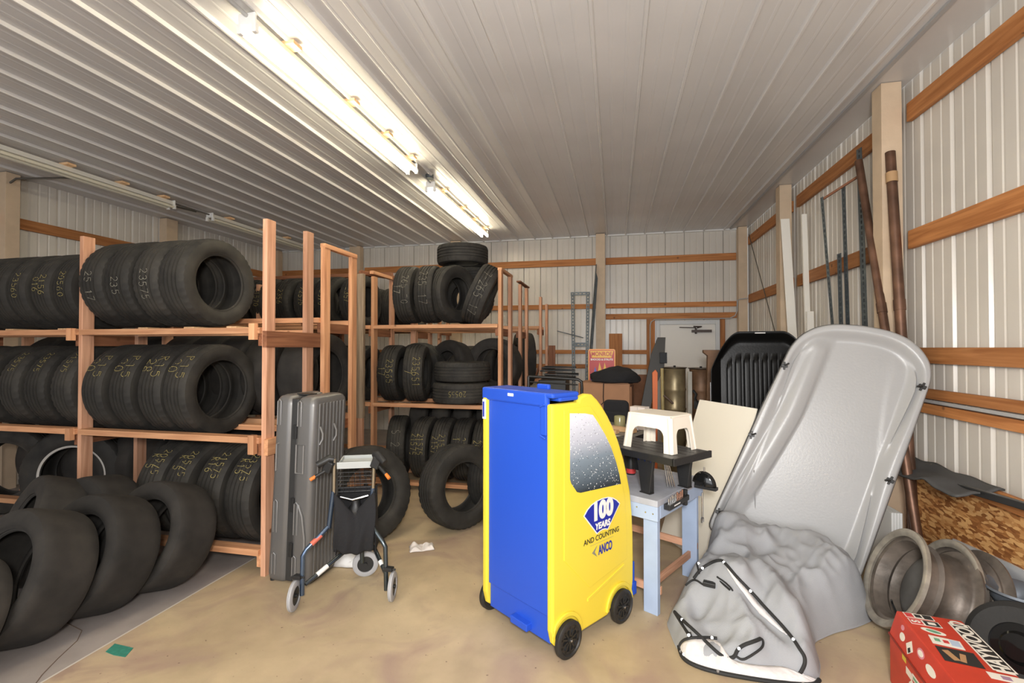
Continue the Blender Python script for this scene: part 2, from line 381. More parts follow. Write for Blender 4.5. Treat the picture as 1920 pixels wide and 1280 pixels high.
# posts
POST=[(2.13,4.29,.14),(2.14,6.67,.15),(2.14,1.9,.14),(2.155,8.79,.14),(-.255,8.78,.165),(-3.045,8.78,.2),(-5.225,8.78,.24),(X0+.06,4.19,.14),(X0+.06,6.26,.2),(X0+.06,8.78,.15)]
for x,y,w in POST:
    n+=1; o=board('trim_%d'%n,(x,y,0),(x,y,H-.01),w,.14,POST_TAN,up=(0,1,0) if abs(x)>2.1 and y<8.5 else (1,0,0)); struct(o,'tan painted post standing against the metal wall')
# low strand board, ledge and bottom board on the right wall
b=MB(); b.box((2.225,-1,.0),(2.240,4.75,.80)); struct(b.build('trim_80',OSB),'orange strand board panel along the foot of the right wall')
b=MB(); b.prism([(3.73,0),(-1,0),(-1,.62),(3.28,.44),(3.73,.40)],-.0,.014,frame((2.224,0,0),(0,1,0),(0,0,1),(-1,0,0))); struct(b.build('trim_81',plain('grey_bottom_board',(.52,.53,.55),.6,noise_amt=.1)),'grey board along the floor under the strand board')
o=board('trim_82',(2.20,-1,.795),(2.20,4.7,.795),.09,.03,WOOD_GIRT); struct(o,'brown ledge board topping the strand board')

# ------------------------------------------------------------------ ceiling lamps
TUBE_ON=glow('lit_tube',(1,.90,.66),TUBE_W); TUBE_OFF=plain('unlit_tube',(.80,.76,.62),.35)
FIX=plain('fixture_enamel',(.80,.78,.72),.4)
def fixture(x,y0,y1,on,label):
    t=thing('fluorescent_light',label,'ceiling light',(x,(y0+y1)/2,3.66),group='fluorescent strip lights')
    zt=H-.045
    b=MB(); b.prism([(x-.035,zt),(x-.055,zt-.055),(x+.055,zt-.055),(x+.035,zt)],-y1+.004,-y0-.004,frame((0,0,0),(1,0,0),(0,0,1),(0,-1,0))); b.build('housing',FIX,t,world=True,bev=.003)
    for dx in (-.052,.052):
        b=MB(); b.tube([(x+dx,y0+.03,zt-.085),(x+dx,y1-.03,zt-.085)],.019,16); b.build('tube',TUBE_ON if on else TUBE_OFF,t,world=True,smooth=True)
    for yy in (y0,y1):
        s=1 if yy==y0 else -1
        b=MB(); b.box((x-.06,min(yy,yy+s*.02),zt-.06),(x+.06,max(yy,yy+s*.02),zt+.012))
        for dx in (-.052,.052): b.box((x+dx-.016,min(yy-s*.003,yy+s*.03),zt-.112),(x+dx+.016,max(yy-s*.003,yy+s*.03),zt-.052))
        b.build('lamp_holder',WHITE,t,world=True,bev=.004)
    L=y1-y0
    for q in (.14,.45,.70,.93):
        b=MB(); b.box((x-.02,y0+L*q-.045,H-.045),(x+.105,y0+L*q+.045,H-.02)); b.build('mounting_block',WOOD_PALE,t,world=True)
    return t
fixture(-2.215,2.45,4.89,True,'lit fluorescent strip light, large and nearest the camera')
fixture(-2.235,5.45,7.96,True,'lit fluorescent strip light, the farther one near the back wall')
fixture(-2.20,-.60,1.90,True,'lit fluorescent strip light overhead, outside the picture behind the camera')
fixture(-6.08,3.0,5.40,False,'unlit fluorescent strip light, the nearer one at the left')
fixture(-6.06,6.0,8.40,False,'unlit fluorescent strip light, the farther one above the racks')
def conduit(pts,label,mat=TRIM,r=.011,name='conduit',cat='conduit'):
    b=MB(); b.tube(pts,r,10); return tag(b.build(name,mat,smooth=True),label,cat)
conduit([(-2.21,1.9,H-.05),(-2.215,2.45,H-.05)],'grey conduit running into the near end of the lit strip light',r=.013)
conduit([(-2.225,4.9,H-.05),(-2.23,5.44,H-.05)],'short grey conduit joining the two lit strip lights')
b=MB(); b.tube([(-2.19,5.32,H-.002),(-2.19,5.32,H-.05)],.05,16); tag(b.build('junction_box',GALV,smooth=True),'small round steel junction box on the ceiling between lit strip lights','junction box')
conduit([(-6.07,5.4,H-.06),(-6.065,6.0,H-.06)],'dark conduit between the two unlit strip lights',plain('dark_conduit',(.12,.11,.1),.6))
DK=plain('dark_cable',(.10,.09,.075),.7)
conduit([(-7.1,4.14,1.2),(-7.1,4.14,3.45),(-7.08,4.15,3.62),(-6.98,4.18,3.70),(-6.45,4.35,3.73),(-6.3,4.5,3.735),(-6.28,5.2,3.72),(-6.2,5.9,3.745)],'dark cable climbing the left post and crossing the ceiling',DK,.012,'cable','cable')
conduit([(.62,8.78,1.2),(.62,8.78,2.08),(.64,8.78,2.15),(.70,8.78,2.19),(1.95,8.78,2.195),(2.04,8.78,2.24),(2.07,8.76,2.33),(2.07,8.74,2.5),(2.09,8.68,2.515),(2.2,8.6,2.52)],'thin grey conduit bent around the door frame and up the corner',TRIM,.010)

# ------------------------------------------------------------------ tires
TM={}
def tire_mesh(Rr,w,rim,kind):
    key=(round(Rr,3),round(w,3),round(rim,3),kind)
    if key in TM: return TM[key]
    h=Rr-rim; tw=w*(.40 if kind!='slick' else .43)
    outer=[]   # (x, r, v, lug)
    if kind=='slick':
        N=12
        for i in range(N+1):
            x=-tw+2*tw*i/N; outer.append((x,Rr-.009*(x/tw)**6,.5,0))
    else:
        gs=[-.56,-.2,.2,.56] if kind!='three' else [-.45,0,.45]
        gw=.007 if kind!='truck' else .010; gd=.009
        xs=[(-tw,0)]
        cur=[]
        cur.append((-tw,Rr-.006,.5,1)); cur.append((-tw*.8,Rr-.001,.5,1))
        for g in gs:
            c=g*tw
            cur+=[(c-gw,Rr,.5,0),(c-gw*.7,Rr-gd,.5,0),(c+gw*.7,Rr-gd,.5,0),(c+gw,Rr,.5,0)]
        cur+=[(tw*.8,Rr-.001,.5,1),(tw,Rr-.006,.5,1)]
        outer=cur
    side=[(w*.465,Rr-h*.12,2,1 if kind in('all','truck') else 0),(w*.485,Rr-h*.26,2,0),(w*.487,Rr-h*.28,2,0),(w*.5,Rr-h*.45,2,0),(w*.5,Rr-h*.60,2,0),(w*.47,Rr-h*.78,2,0),(w*.462,Rr-h*.80,2,0),(w*.43,Rr-h*.92,2,0),(w*.41,rim+.012,2,0),(w*.405,rim+.002,2,0),(w*.37,rim-.004,2,0),(w*.345,rim+.004,2,0),(w*.345,rim+h*.12,2,0),(w*.41,Rr-h*.65,2,0),(w*.44,Rr-h*.45,2,0),(w*.40,Rr-h*.20,2,0),(w*.34,Rr-.022,2,0)]
    inner=[(w*.2,Rr-.017,2,0),(0,Rr-.015,2,0),(-w*.2,Rr-.017,2,0)]
    prof=outer+side+inner+[(-x,r,v,g) for x,r,v,g in side[::-1]]
    seg=120 if kind!='slick' else 84; n=len(prof)
    bm=bmesh.new(); uvl=bm.loops.layers.uv.new('UVMap')
    rows=[]
    for k in range(seg):
        a=2*PI*k/seg; lug=(k%3==0)
        rows.append([bm.verts.new(Vector((x,(r-(.006 if (g and lug) else 0))*-math.cos(a),(r-(.006 if (g and lug) else 0))*math.sin(a)))) for x,r,v,g in prof])
    for k in range(seg):
        A=rows[k];B=rows[(k+1)%seg]
        for i in range(n):
            j=(i+1)%n
            f=bm.faces.new((A[i],A[j],B[j],B[i])); f.smooth=True
            for lp,(kk,ii) in zip(f.loops,((k,i),(k,j),(k+1,j),(k+1,i))):
                tread=prof[i][2]<1 and prof[j][2]<1
                lp[uvl].uv=(kk/seg,(prof[ii][0]/w+.5)*.9 if tread else 2.0)
    bmesh.ops.recalc_face_normals(bm,faces=bm.faces)
    me=bpy.data.meshes.new('tire'); bm.to_mesh(me); bm.free(); me.set_sharp_from_angle(angle=R(32))
    me.materials.append(RUB_SLICK if kind=='slick' else RUB); TM[key]=me; return me
# hand-written chalk strokes
def arc(cx,cy,rx,ry,a0,a1,n=10): return [(cx+rx*math.cos(R(a0+(a1-a0)*i/n)),cy+ry*math.sin(R(a0+(a1-a0)*i/n))) for i in range(n+1)]
GL={'0':[arc(.3,.5,.26,.48,90,450,16)],'1':[[(.15,.8),(.32,1),(.32,0)]],'2':[arc(.3,.72,.25,.27,160,-40,8)+[(.05,.0),(.58,.02)]],
'3':[arc(.28,.75,.24,.25,150,-80,8)+arc(.28,.26,.27,.26,80,-150,8)],'4':[[(.45,0),(.45,1),(.05,.35),(.6,.35)]],'5':[[(.52,1),(.12,1),(.10,.58)]+arc(.28,.32,.27,.31,110,-140,9)],
'6':[[(.45,1),(.2,.75),(.06,.4)]+arc(.3,.27,.25,.27,160,520,14)],'7':[[(.05,1),(.58,1),(.22,0)]],'8':[arc(.3,.75,.2,.24,-90,270,12)+arc(.3,.26,.25,.26,90,-270,12)],
'9':[arc(.3,.72,.23,.26,0,360,12)+[(.53,.72),(.45,0)]],'R':[[(.1,0),(.1,1)]+arc(.15,.75,.35,.25,90,-90,8)+[(.55,0)]],'L':[[(.1,1),(.1,0),(.5,0)]],'T':[[(.0,1),(.6,1)],[(.3,1),(.3,0)]],
'P':[[(.1,0),(.1,1)]+arc(.15,.75,.35,.25,90,-90,8)],'S':[arc(.3,.74,.22,.24,60,250,8)+arc(.3,.26,.24,.26,80,-130,8)],'Z':[[(.05,1),(.55,1),(.05,0),(.58,0)]],'/':[[(.05,0),(.5,1)]],'-':[[(.1,.5),(.5,.5)]],' ':[]}
def chalk(parent,Rr,w,lines,phi0,size,mat,side=1):
    """strokes on the tread; text runs down the circumference. phi measured up from the local -Y direction"""
    bm=bmesh.new(); rnd=random.Random(hash(str(lines))&255)
    for li,line in enumerate(lines):
        L=len(line)*size*.85; t0=-(len(lines)-1)*.5+li
        for ci,ch in enumerate(line):
            for st in GL.get(ch,[]):
                pts=[]
                jx=rnd.uniform(-.06,.06); jy=rnd.uniform(-.06,.06)
                for (px,py) in st:
                    s=(ci*.85+px+jx)*size-L/2; x=((py+jy-.5)*size*1.15)-t0*size*1.3
                    x=max(-w*.36,min(w*.36,x))
                    pts.append((s,x))
                for a,c in zip(pts[:-1],pts[1:]):
                    if rnd.random()<.10: continue
                    d=Vector((c[0]-a[0],c[1]-a[1]))
                    if d.length<1e-5: continue
                    nn=Vector((-d.y,d.x)).normalized()*rnd.uniform(.0014,.0026); e=d.normalized()*.001
                    q=[]
                    for p,sg in ((a,1),(c,1),(c,-1),(a,-1)):
                        ee=-e if p is a else e
                        s=p[0]+nn.x*sg+ee.x; x=p[1]+nn.y*sg+ee.y
                        ph=phi0-s/Rr; rr=Rr+.0022
                        q.append(bm.verts.new(Vector((x,-rr*math.cos(ph),rr*math.sin(ph)))))
                    bm.faces.new(q)
    bmesh.ops.solidify(bm,geom=bm.faces[:],thickness=.0012)
    me=bpy.data.meshes.new('chalk_writing'); bm.to_mesh(me); bm.free(); me.materials.append(mat)
    o=bpy.data.objects.new('chalk_writing',me); COL.objects.link(o); o.parent=parent
    o['label']='yellow chalk size numbers on the tread' if mat is CHALK else 'pale chalk size numbers on the tread'
    return o
def tire(c,Rr,w,rim,kind,label,group,yaw=0,lean=0,spin=None,txt=None,phi=10,size=.075,cm=CHALK,name='tire'):
    me=tire_mesh(Rr,w,rim,kind)
    o=bpy.data.objects.new(name,me); COL.objects.link(o)
    m=Matrix.Translation(c)@Matrix.Rotation(R(yaw),4,'Z')@Matrix.Rotation(R(lean),4,'Y')
    o.matrix_world=m; o['label']=label; o['category']='tire'
    if group: o['group']=group
    if txt: chalk(o,Rr,w,txt if isinstance(txt,list) else [txt],R(phi),size,cm)
    return o
ORD=['first','second','third','fourth','fifth','sixth','seventh','eighth','ninth','tenth','eleventh']

# ------------------------------------------------------------------ lumber racks
def rack(label,x0,x1,yf,yb,shelves,top,posts_f,posts_b,mats=None,depthx=.04,deck=None,frametop=False,brace=None,group='lumber tire racks'):
    t=thing('lumber_rack',label,'rack',((x0+x1)/2,(yf+yb)/2,0),group=group)
    mats=mats or WOOD_PINK
    for (x,tp,m) in posts_f: board('post',(x,yf+.045,0),(x,yf+.045,tp),.09,.04,m or mats,t,up=(0,1,0))
    for (x,tp,m) in posts_b: board('post',(x,yb-.045,0),(x,yb-.045,tp),.09,.04,m or mats,t,up=(0,1,0))
    xs=[p[0] for p in posts_f]
    for z in shelves:
        for a,c in zip(xs[:-1],xs[1:]):
            board('shelf_rail',(a+.02,yf+.02,z-.0225),(c-.02,yf+.02,z-.0225),.045,.09,WOOD_RAIL,t)
            board('shelf_rail',(a+.02,yb-.045,z-.0225),(c-.02,yb-.045,z-.0225),.045,.09,WOOD_RAIL,t)
        for x in xs:
            xx=x+(.035 if x==xs[0] else -.035)
            board('cross_support',(xx-.0,yf+.0,z-.09),(xx,yb,z-.09),.09,.035,WOOD_BROWN if z>.3 else WOOD_RAIL,t)
    return t
# front rack, two bays
front=rack('nearest pine lumber rack at the left, two bays full of tires',-6.15,-2.54,3.0,3.55,(1.83,1.02,.20),2.6,
 [(-6.12,2.4,None),(-4.28,2.60,None),(-2.535,2.64,None)],[(-6.12,2.4,None),(-4.28,2.55,None),(-2.535,2.66,None)])
board('brace',(-2.50,2.96,1.745),(-2.50,3.60,1.745),.12,.035,WOOD_BROWN,front)
board('brace',(-2.50,2.98,.95),(-2.50,3.60,.95),.12,.035,WOOD_RAIL,front)
board('cleat',(-2.60,2.965,1.74),(-2.60,2.965,1.86),.05,.04,WOOD_RAIL,front,up=(1,0,0)); board('cleat',(-2.60,2.965,.90),(-2.60,2.965,1.04),.05,.04,WOOD_RAIL,front,up=(1,0,0))
board('cleat',(-4.33,2.965,1.74),(-4.33,2.965,1.84),.05,.04,WOOD_RAIL,front,up=(1,0,0)); board('cleat',(-4.33,2.965,.93),(-4.33,2.965,1.03),.05,.04,WOOD_RAIL,front,up=(1,0,0))
for x in (-2.9,-3.3,-3.75,-4.6,-5.2,-5.7):
    board('shelf_slat',(x,3.08,1.838),(x,3.46,1.838),.09,.018,WOOD_PALE,front,up=(1,0,0))
board('base_block',(-2.535,2.98,.03),(-2.535,3.12,.03),.10,.06,WOOD_BROWN,front,up=(1,0,0)) if False else None
# second rack behind it
second=rack('second pine lumber rack, with a closed ladder frame at its right end',-6.15,-2.55,3.74,4.28,(1.95,1.03,.12),2.56,
 [(-6.12,2.4,None),(-4.3,2.5,None),(-2.56,2.585,WOOD_RAIL)],[(-6.12,2.4,None),(-4.3,2.5,None),(-2.56,2.585,WOOD_RAIL)])
board('top_bar',(-2.56,3.74,2.60),(-2.56,4.28,2.60),.04,.05,WOOD_RAIL,second)
# third rack (continues left and right), seen across the aisle
third=rack('long lumber rack across the aisle, posts in a row behind the suitcase',-6.1,-1.28,5.2,5.8,(1.955,1.02,.10),2.57,
 [(-6.1,2.4,None),(-4.5,2.5,None),(-2.875,2.55,WOOD_RAIL),(-1.285,2.57,WOOD_RAIL)],[(-6.1,2.4,None),(-4.5,2.5,None),(-2.90,2.60,None),(-1.285,2.57,WOOD_PINK)])
board('top_bar',(-1.285,5.2,2.585),(-1.285,5.8,2.585),.03,.05,WOOD_RAIL,third)
board('top_bar',(-2.89,5.2,2.60),(-2.89,5.85,2.60),.04,.05,WOOD_RAIL,third)
board('top_bar',(-6.1,5.75,2.66),(-2.9,5.75,2.66),.05,.09,WOOD_BROWN,third)
tw=board('weathered_post',(-2.955,5.06,.85),(-2.955,5.06,2.56),.10,.05,WOOD_OLD,third,up=(1,0,0)); tw['label']='weathered grey post'
board('post',(-2.955,5.06,0),(-2.955,5.06,.85),.08,.05,WOOD_PINK,third,up=(1,0,0))
board('top_bar',(-2.98,5.1,2.585),(-2.86,5.9,2.62),.05,.05,WOOD_BROWN,third)
board('post',(-2.72,6.05,0),(-2.72,6.05,2.5),.07,.05,WOOD_PINK,third,up=(1,0,0))
# fourth rack, deeper
fourth=rack('fourth lumber rack, mostly hidden behind the tires with its end posts showing',-5.9,-1.27,6.35,7.0,(1.955,1.02,.10),2.57,
 [(-5.9,2.4,None),(-4.4,2.5,None),(-2.85,2.5,WOOD_PINK),(-1.285,2.56,WOOD_PINK)],[(-5.9,2.4,None),(-4.4,2.5,None),(-2.85,2.5,WOOD_PINK),(-1.30,2.58,WOOD_PINK)])
board('top_bar',(-1.30,6.35,2.6),(-1.30,7.05,2.6),.02,.06,WOOD_BROWN,fourth)
# last rack frame near the back wall
fifth=rack('empty pine lumber frame nearest the back wall',-2.9,-1.16,7.45,7.95,(2.03,1.18,.12),2.47,
 [(-2.9,2.45,None),(-1.17,2.50,WOOD_PINK)],[(-2.9,2.45,None),(-1.13,2.42,WOOD_PINK)])
board('gusset',(-1.29,7.5,1.12),(-1.18,7.5,1.42),.03,.08,WOOD_BROWN,fifth)

# ------------------------------------------------------------------ tires on the racks
def row(xs,y,z,Rr,w,rim,kind,where,group,txts=None,phi=8,lean=0,yaws=None,size=.07,cm=CHALK,order='left'):
    n=len(xs)
    for i,x in enumerate(xs):
        tx=txts[i] if txts and i<len(txts) else None
        lab='%s tire from the left %s'%(ORD[i],where) if i<n-1 else 'rightmost tire %s'%where
        tire((x,y,z),Rr,w,rim,kind,lab,group,yaw=(yaws[i] if yaws else random.uniform(-2,2)),lean=lean,txt=tx,phi=phi,size=size,cm=cm)
row([-4.13,-3.86,-3.59,-3.325],3.31,2.222,.366,.255,.228,'all','on the top shelf of the nearest rack','tires on the nearest rack top shelf, right bay',['25 17','235','23575',None],phi=-8,size=.06,cm=CHALKW)
row([-5.98,-5.75,-5.51,-5.27,-5.03,-4.77,-4.52],3.36,2.185,.345,.22,.215,'road','in the upper left bay of the nearest rack','tires on the nearest rack top shelf, left bay',['21560','2156','22570','2156','23560',['2156','016'],'20560'],phi=5,size=.055)
row([-4.09,-3.815,-3.54,-3.285],3.315,1.335,.375,.225,.245,'road','on the middle shelf of the nearest rack','tires on the nearest rack middle shelf, right bay',[['R15','20'],['R15','20'],['R15','28'],['R15','20']],phi=32,size=.085)
row([-5.80,-5.45,-5.10,-4.80,-4.50],3.36,1.335,.365,.235,.235,'all','on the middle shelf of the nearest rack, left bay','tires on the nearest rack middle shelf, left bay',['22570','2457','23575','23575','21575'],phi=38,size=.05)
row([-3.60,-3.32,-3.035,-2.755],3.36,.515,.385,.235,.245,'road','on the bottom shelf of the nearest rack','tires on the nearest rack bottom shelf, right bay',[['20575','R15'],['20575','R15'],['21575','R16'],['23575','R15']],phi=42,size=.055)
# big tire, side on, in the lower left bay, with a white bead ring
t=tire((-5.12,3.60,.455),.45,.26,.27,'truck','large tire facing out of the lower left bay, white ring around its opening',None,yaw=-68)
b=MB(); b.lathe([(.108,.272),(.118,.285),(.110,.296),(.098,.285)],72); rg=b.build('bead_ring',plain('white_bead',(.55,.52,.48),.7),None,smooth=True); rg.parent=t; rg['label']='whitish ring around the opening'
t=tire((-6.05,3.62,.455),.45,.26,.27,'truck','large dark tire at the left edge in the lower left bay',None,yaw=-68)
# second rack middle shelf: two large ones
row([-5.9,-5.56,-5.22,-4.88,-4.54,-4.2,-3.86,-3.52,-3.19,-2.80],4.02,1.42,.40,.30,.235,'slick','on the middle shelf of the second rack','large smooth tires on the second rack middle shelf')
row([-5.9,-5.6,-5.3,-5.0,-4.7,-4.4,-4.1,-3.8,-3.5,-3.2,-2.9],4.02,.52,.40,.26,.23,'slick','on the bottom shelf of the second rack','smooth tires on the second rack bottom shelf')
# third rack, left part
row([-5.4,-5.1,-4.8,-4.5,-4.15,-3.85,-3.55,-3.2],5.5,2.27,.335,.25,.20,'all','on the top shelf of the long rack behind the suitcase','tires on the long rack top shelf, left part',[None,None,'2157','21570','2356','22575','23570','2357'],phi=10,size=.06)
row([-4.7,-4.4,-4.1,-3.8,-3.45,-3.15],5.5,1.36,.35,.25,.21,'all','on the middle shelf of the long rack behind the suitcase','tires on the long rack middle shelf, left part')
# third rack, right bay, top
G='tires on top of the long rack, right bay'
tire((-2.475,5.42,2.335),.35,.225,.20,'all','first tire in the right bay top of the long rack, chalk 265 70 17',G,yaw=4,txt=['265 70','17'],phi=5,size=.07,cm=CHALKW)
tire((-2.205,5.42,2.335),.35,.225,.20,'all','second tire in the right bay top of the long rack, chalk 235 17',G,yaw=4,txt=['235 17'],phi=8,size=.085,cm=CHALKW)
tire((-1.93,5.45,2.335),.35,.225,.20,'road','third tire in the right bay top of the long rack, ribbed tread and dark opening',G,yaw=-24)
tire((-1.55,5.40,2.31),.37,.235,.22,'road','tire leaning hard to the right on top of the long rack, chalk 7 265 17',G,yaw=10,lean=24,txt=['7-265 17'],phi=-2,size=.085,cm=CHALKW)
tire((-1.90,5.95,2.33),.34,.25,.20,'road','tire standing behind the leaning one on the long rack top',None,yaw=88,lean=0)
tire((-1.90,5.72,2.855),.325,.235,.205,'road','tire lying flat on top of the other tires, highest of all',None,lean=90)
tire((-1.88,6.1,2.62),.325,.22,.205,'road','tire lying flat just below the highest tire',None,lean=90)
# third rack, right bay, middle
tire((-2.68,5.42,1.37),.345,.235,.20,'all','leftmost tire on the middle shelf across the aisle, yellow chalk 235 65 17',None,yaw=6,txt=['23565','17'],phi=5,size=.07)
tire((-2.38,5.42,1.37),.345,.24,.20,'all','second tire on the middle shelf across the aisle, yellow chalk 2356517',None,yaw=12,txt=['235651','7'],phi=5,size=.072)
tire((-1.80,5.38,1.155),.345,.235,.205,'road','tire lying flat on the middle shelf across the aisle, lower of two',None,lean=90,yaw=-6,txt=['20555'],phi=15,size=.05)
tire((-1.80,5.42,1.40),.335,.23,.205,'road','tire lying flat on the middle shelf across the aisle, upper of two',None,lean=90,yaw=15)
tire((-1.55,6.0,1.45),.36,.28,.22,'slick','smooth tire standing behind the two flat ones on the middle shelf',None,yaw=80)
tire((-2.15,5.95,1.42),.36,.25,.21,'slick','smooth tire leaning behind the flat stack on the middle shelf',None,yaw=60,lean=12)
tire((-2.6,6.0,1.40),.35,.25,.21,'road','tire behind the two chalked ones on the middle shelf',None,yaw=86)
# third rack, right bay, bottom
tire((-2.63,5.45,.47),.365,.22,.21,'all','leftmost tire on the bottom shelf across the aisle, chalk 1175, side opening in view',None,yaw=16,txt=['S 2 JS'],phi=5,size=.085,cm=CHALKW)
tire((-2.26,5.42,.47),.365,.215,.21,'all','second tire on the bottom shelf across the aisle',None,yaw=3,txt=['21575','21575'],phi=15,size=.06)
tire((-2.0,5.42,.47),.365,.215,.21,'all','third tire on the bottom shelf across the aisle',None,yaw=3,txt=['21575','2157'],phi=15,size=.06)
tire((-1.75,5.42,.47),.365,.215,.21,'all','fourth tire on the bottom shelf across the aisle',None,yaw=3,txt=['2157','1157'],phi=15,size=.06)
tire((-1.5,5.42,.47),.365,.215,.21,'all','fifth tire on the bottom shelf across the aisle, beside the blue panel',None,yaw=3,txt=['205','205'],phi=15,size=.06)
row([-2.5,-2.2,-1.9,-1.6],6.0,.72,.36,.24,.21,'slick','in the dark back row across the aisle','dark tires behind the bottom shelf row')
# fourth rack
row([-4.2,-3.9,-3.6,-3.3,-3.0],6.65,2.25,.34,.24,.20,'all','on the top shelf of the fourth rack','tires on the fourth rack top shelf')
row([-2.6,-2.33,-2.06,-1.79,-1.5],6.65,1.35,.36,.25,.21,'slick','on the middle shelf of the fourth rack','tires on the fourth rack middle shelf')
tire((-1.42,7.35,1.50),.42,.28,.24,'slick','large dark tire poking out past the end posts near the back wall',None,yaw=20)
# loose tires on the floor
tire((-1.44,4.24,.385),.385,.26,.225,'all','black tire standing on the floor left of the yellow and blue cart',None,yaw=-36,lean=-4)
tire((-1.20,4.72,.375),.37,.24,.21,'all','tire behind the standing one left of the yellow and blue cart',None,yaw=-20)
tire((-2.16,3.78,.40),.41,.27,.235,'all','tire leaning behind the walker and the grey hard case',None,yaw=-32,lean=-12)

# row of smooth wide tires on the floor, bottom left
SL=[((-3.14,2.72,.362),.36,84,20),((-3.25,2.39,.362),.36,84,20),((-3.33,2.06,.365),.365,84,22),((-3.34,1.70,.305),.30,82,22),((-3.46,1.38,.305),.30,82,22)]
SLN=['racing slick farthest from the camera in the floor row','second racing slick in the floor row, counted from the rack','third racing slick in the floor row, pale rim of its opening showing','fourth racing slick in the floor row','racing slick at the very left bottom, nearest the camera']
for (c,rr,yw,ln),lb in zip(SL,SLN): tire(c,rr,.30,rr-.125,'slick',lb,'smooth wide tires in a row on the floor',yaw=yw,lean=ln)
tire((-4.02,2.58,.375),.37,.30,.225,'slick','smooth tire tilted behind the floor row, grey side and oval opening showing',None,yaw=66,lean=22)
tire((-3.80,2.78,.36),.355,.28,.21,'slick','smooth tire behind the floor row, close in front of the rack',None,yaw=84,lean=10)

# ------------------------------------------------------------------ promotional cart
cart=thing('display_cart','yellow and blue car-shaped display cart with rain window picture and 100 YEARS badge','display cart',(-.252,2.56,0),math.atan2(-.585,.811))
def panel_prof(g=0):
    c=[(.14,1.40),(.20,1.415),(.25,1.41),(.30,1.375),(.348,1.33),(.40,1.27),(.453,1.197),(.51,1.10),(.564,.984),(.60,.88),(.632,.771),(.652,.63),(.662,.494),(.664,.34),(.662,.20)]
    p=[(-.088,.16),(-.07,.09),(-.03,.06),(.12,.06),(.14,.075),(.40,.075),(.42,.10),(.60,.10),(.65,.13)]
    return p+c[::-1]+[(.13,1.375),(-.088,1.375)]
SIDEM=lambda x:frame((x,0,0),(0,1,0),(0,0,1),(1,0,0))
def inset(pts,d):
    cx=sum(p[0] for p in pts)/len(pts); cy=sum(p[1] for p in pts)/len(pts)
    out=[]
    n=len(pts)
    for i,p in enumerate(pts):
        a=Vector(pts[i-1]);c=Vector(pts[(i+1)%n]); t=(c-a).normalized(); nn=Vector((-t.y,t.x)); out.append((p[0]+nn.x*d,p[1]+nn.y*d))
    return out
for x0,nm in ((-.075,'right'),(-.635,'left')):
    b=MB(); b.prism(panel_prof(),0,.045,SIDEM(x0)); sp=b.build('side_panel',YEL,cart,bev=.012)
    if nm=='right':
        rl=[(.0,.52),(.0,1.34),(.225,1.345),(.30,1.27),(.40,1.14),(.50,.95),(.565,.75),(.585,.55),(.585,.36),(.22,.30)]
        b=MB(); b.prism(rl,0,.006,SIDEM(-.031)); b.build('raised_door_relief',YEL,sp,bev=.005)
        b=MB(); b.prism([(.20,.245),(.56,.335),(.56,.315),(.20,.225)],0,.006,SIDEM(-.031)); b.build('raised_trim_line',YEL,sp,bev=.003)
        for yc in (.013,.505):
            b=MB()
            pts=[(yc+.135*math.cos(R(a)),.10+.135*math.sin(R(a))) for a in range(0,181,12)]+[(yc+.112*math.cos(R(a)),.10+.112*math.sin(R(a))) for a in range(180,-1,-12)]
            pts=[(max(-.086,min(.655,p)),q) for p,q in pts]
            b.prism(pts,0,.014,SIDEM(-.031)); b.build('wheel_arch',YEL,sp,bev=.004)
b=MB(); b.box((-.590,-.072,.22),(-.075,-.06,1.38)); b.build('back_face',BLU,cart,bev=.003)
b=MB(); b.box((-.590,-.060,.07),(-.075,-.05,.22)); b.box((-.36,-.10,.085),(-.22,-.055,.125)); b.build('lower_tray',BLU,cart,bev=.006)
b=MB(); b.box((-.59,-.055,.09),(-.075,.58,.11)); b.build('base_shelf',BLU,cart)
b=MB(); b.box((-.645,-.086,1.355),(-.078,-.050,1.434)); b.box((-.645,-.084,1.405),(-.030,.135,1.434)); b.box((-.62,-.03,1.385),(-.029,.130,1.41)); b.build('top_cap',BLU,cart,bev=.012)
b=MB(); b.box((-.34,.10,1.43),(-.24,.125,1.462)); b.build('top_tab',BLU,cart,bev=.008)
b=MB(); b.box((-.395,-.089,1.395),(-.345,-.084,1.413)); b.build('white_tag',WHITE,cart,bev=.003)
cv=[(.13,1.395),(.20,1.40),(.25,1.395),(.30,1.36),(.348,1.315),(.40,1.255),(.453,1.18),(.51,1.085),(.564,.97),(.60,.865),(.632,.755),(.645,.63),(.652,.494),(.652,.2),(.645,.1)]
b=MB(); b.prism(cv+[(y-.012,z-.008) for y,z in cv[::-1]],-.59,-.075,frame((0,0,0),(0,1,0),(0,0,1),(1,0,0))); b.build('curved_front',BLU,cart)
b=MB(); b.box((-.07,.655,.16),(-.035,.685,.31)); b.box((-.075,.66,.10),(-.03,.70,.18)); b.build('bumper_strip',BLU,cart,bev=.005)
for xx in (-.61,):
    b=MB(); b.box((xx-.018,-.096,1.235),(xx+.012,-.086,1.36)); h=b.build('handle_plate',plain('bluish_white',(.80,.82,.90),.4) if xx<-.3 else YEL,cart,bev=.004)  # handle plate in a plain bluish white
    b=MB(); b.box((xx-.006,-.102,1.25),(xx+.004,-.09,1.345)); b.build('handle_slot',BLU2,h,bev=.002)
b=MB(); b.box((-.125,-.085,1.20),(-.08,-.068,1.36)); b.tube([(-.13,-.082,1.355),(-.085,-.09,1.372)],.006); b.tube([(-.125,-.09,1.20),(-.085,-.086,1.185)],.005); b.build('hinge_plate',BLU,cart,bev=.006)
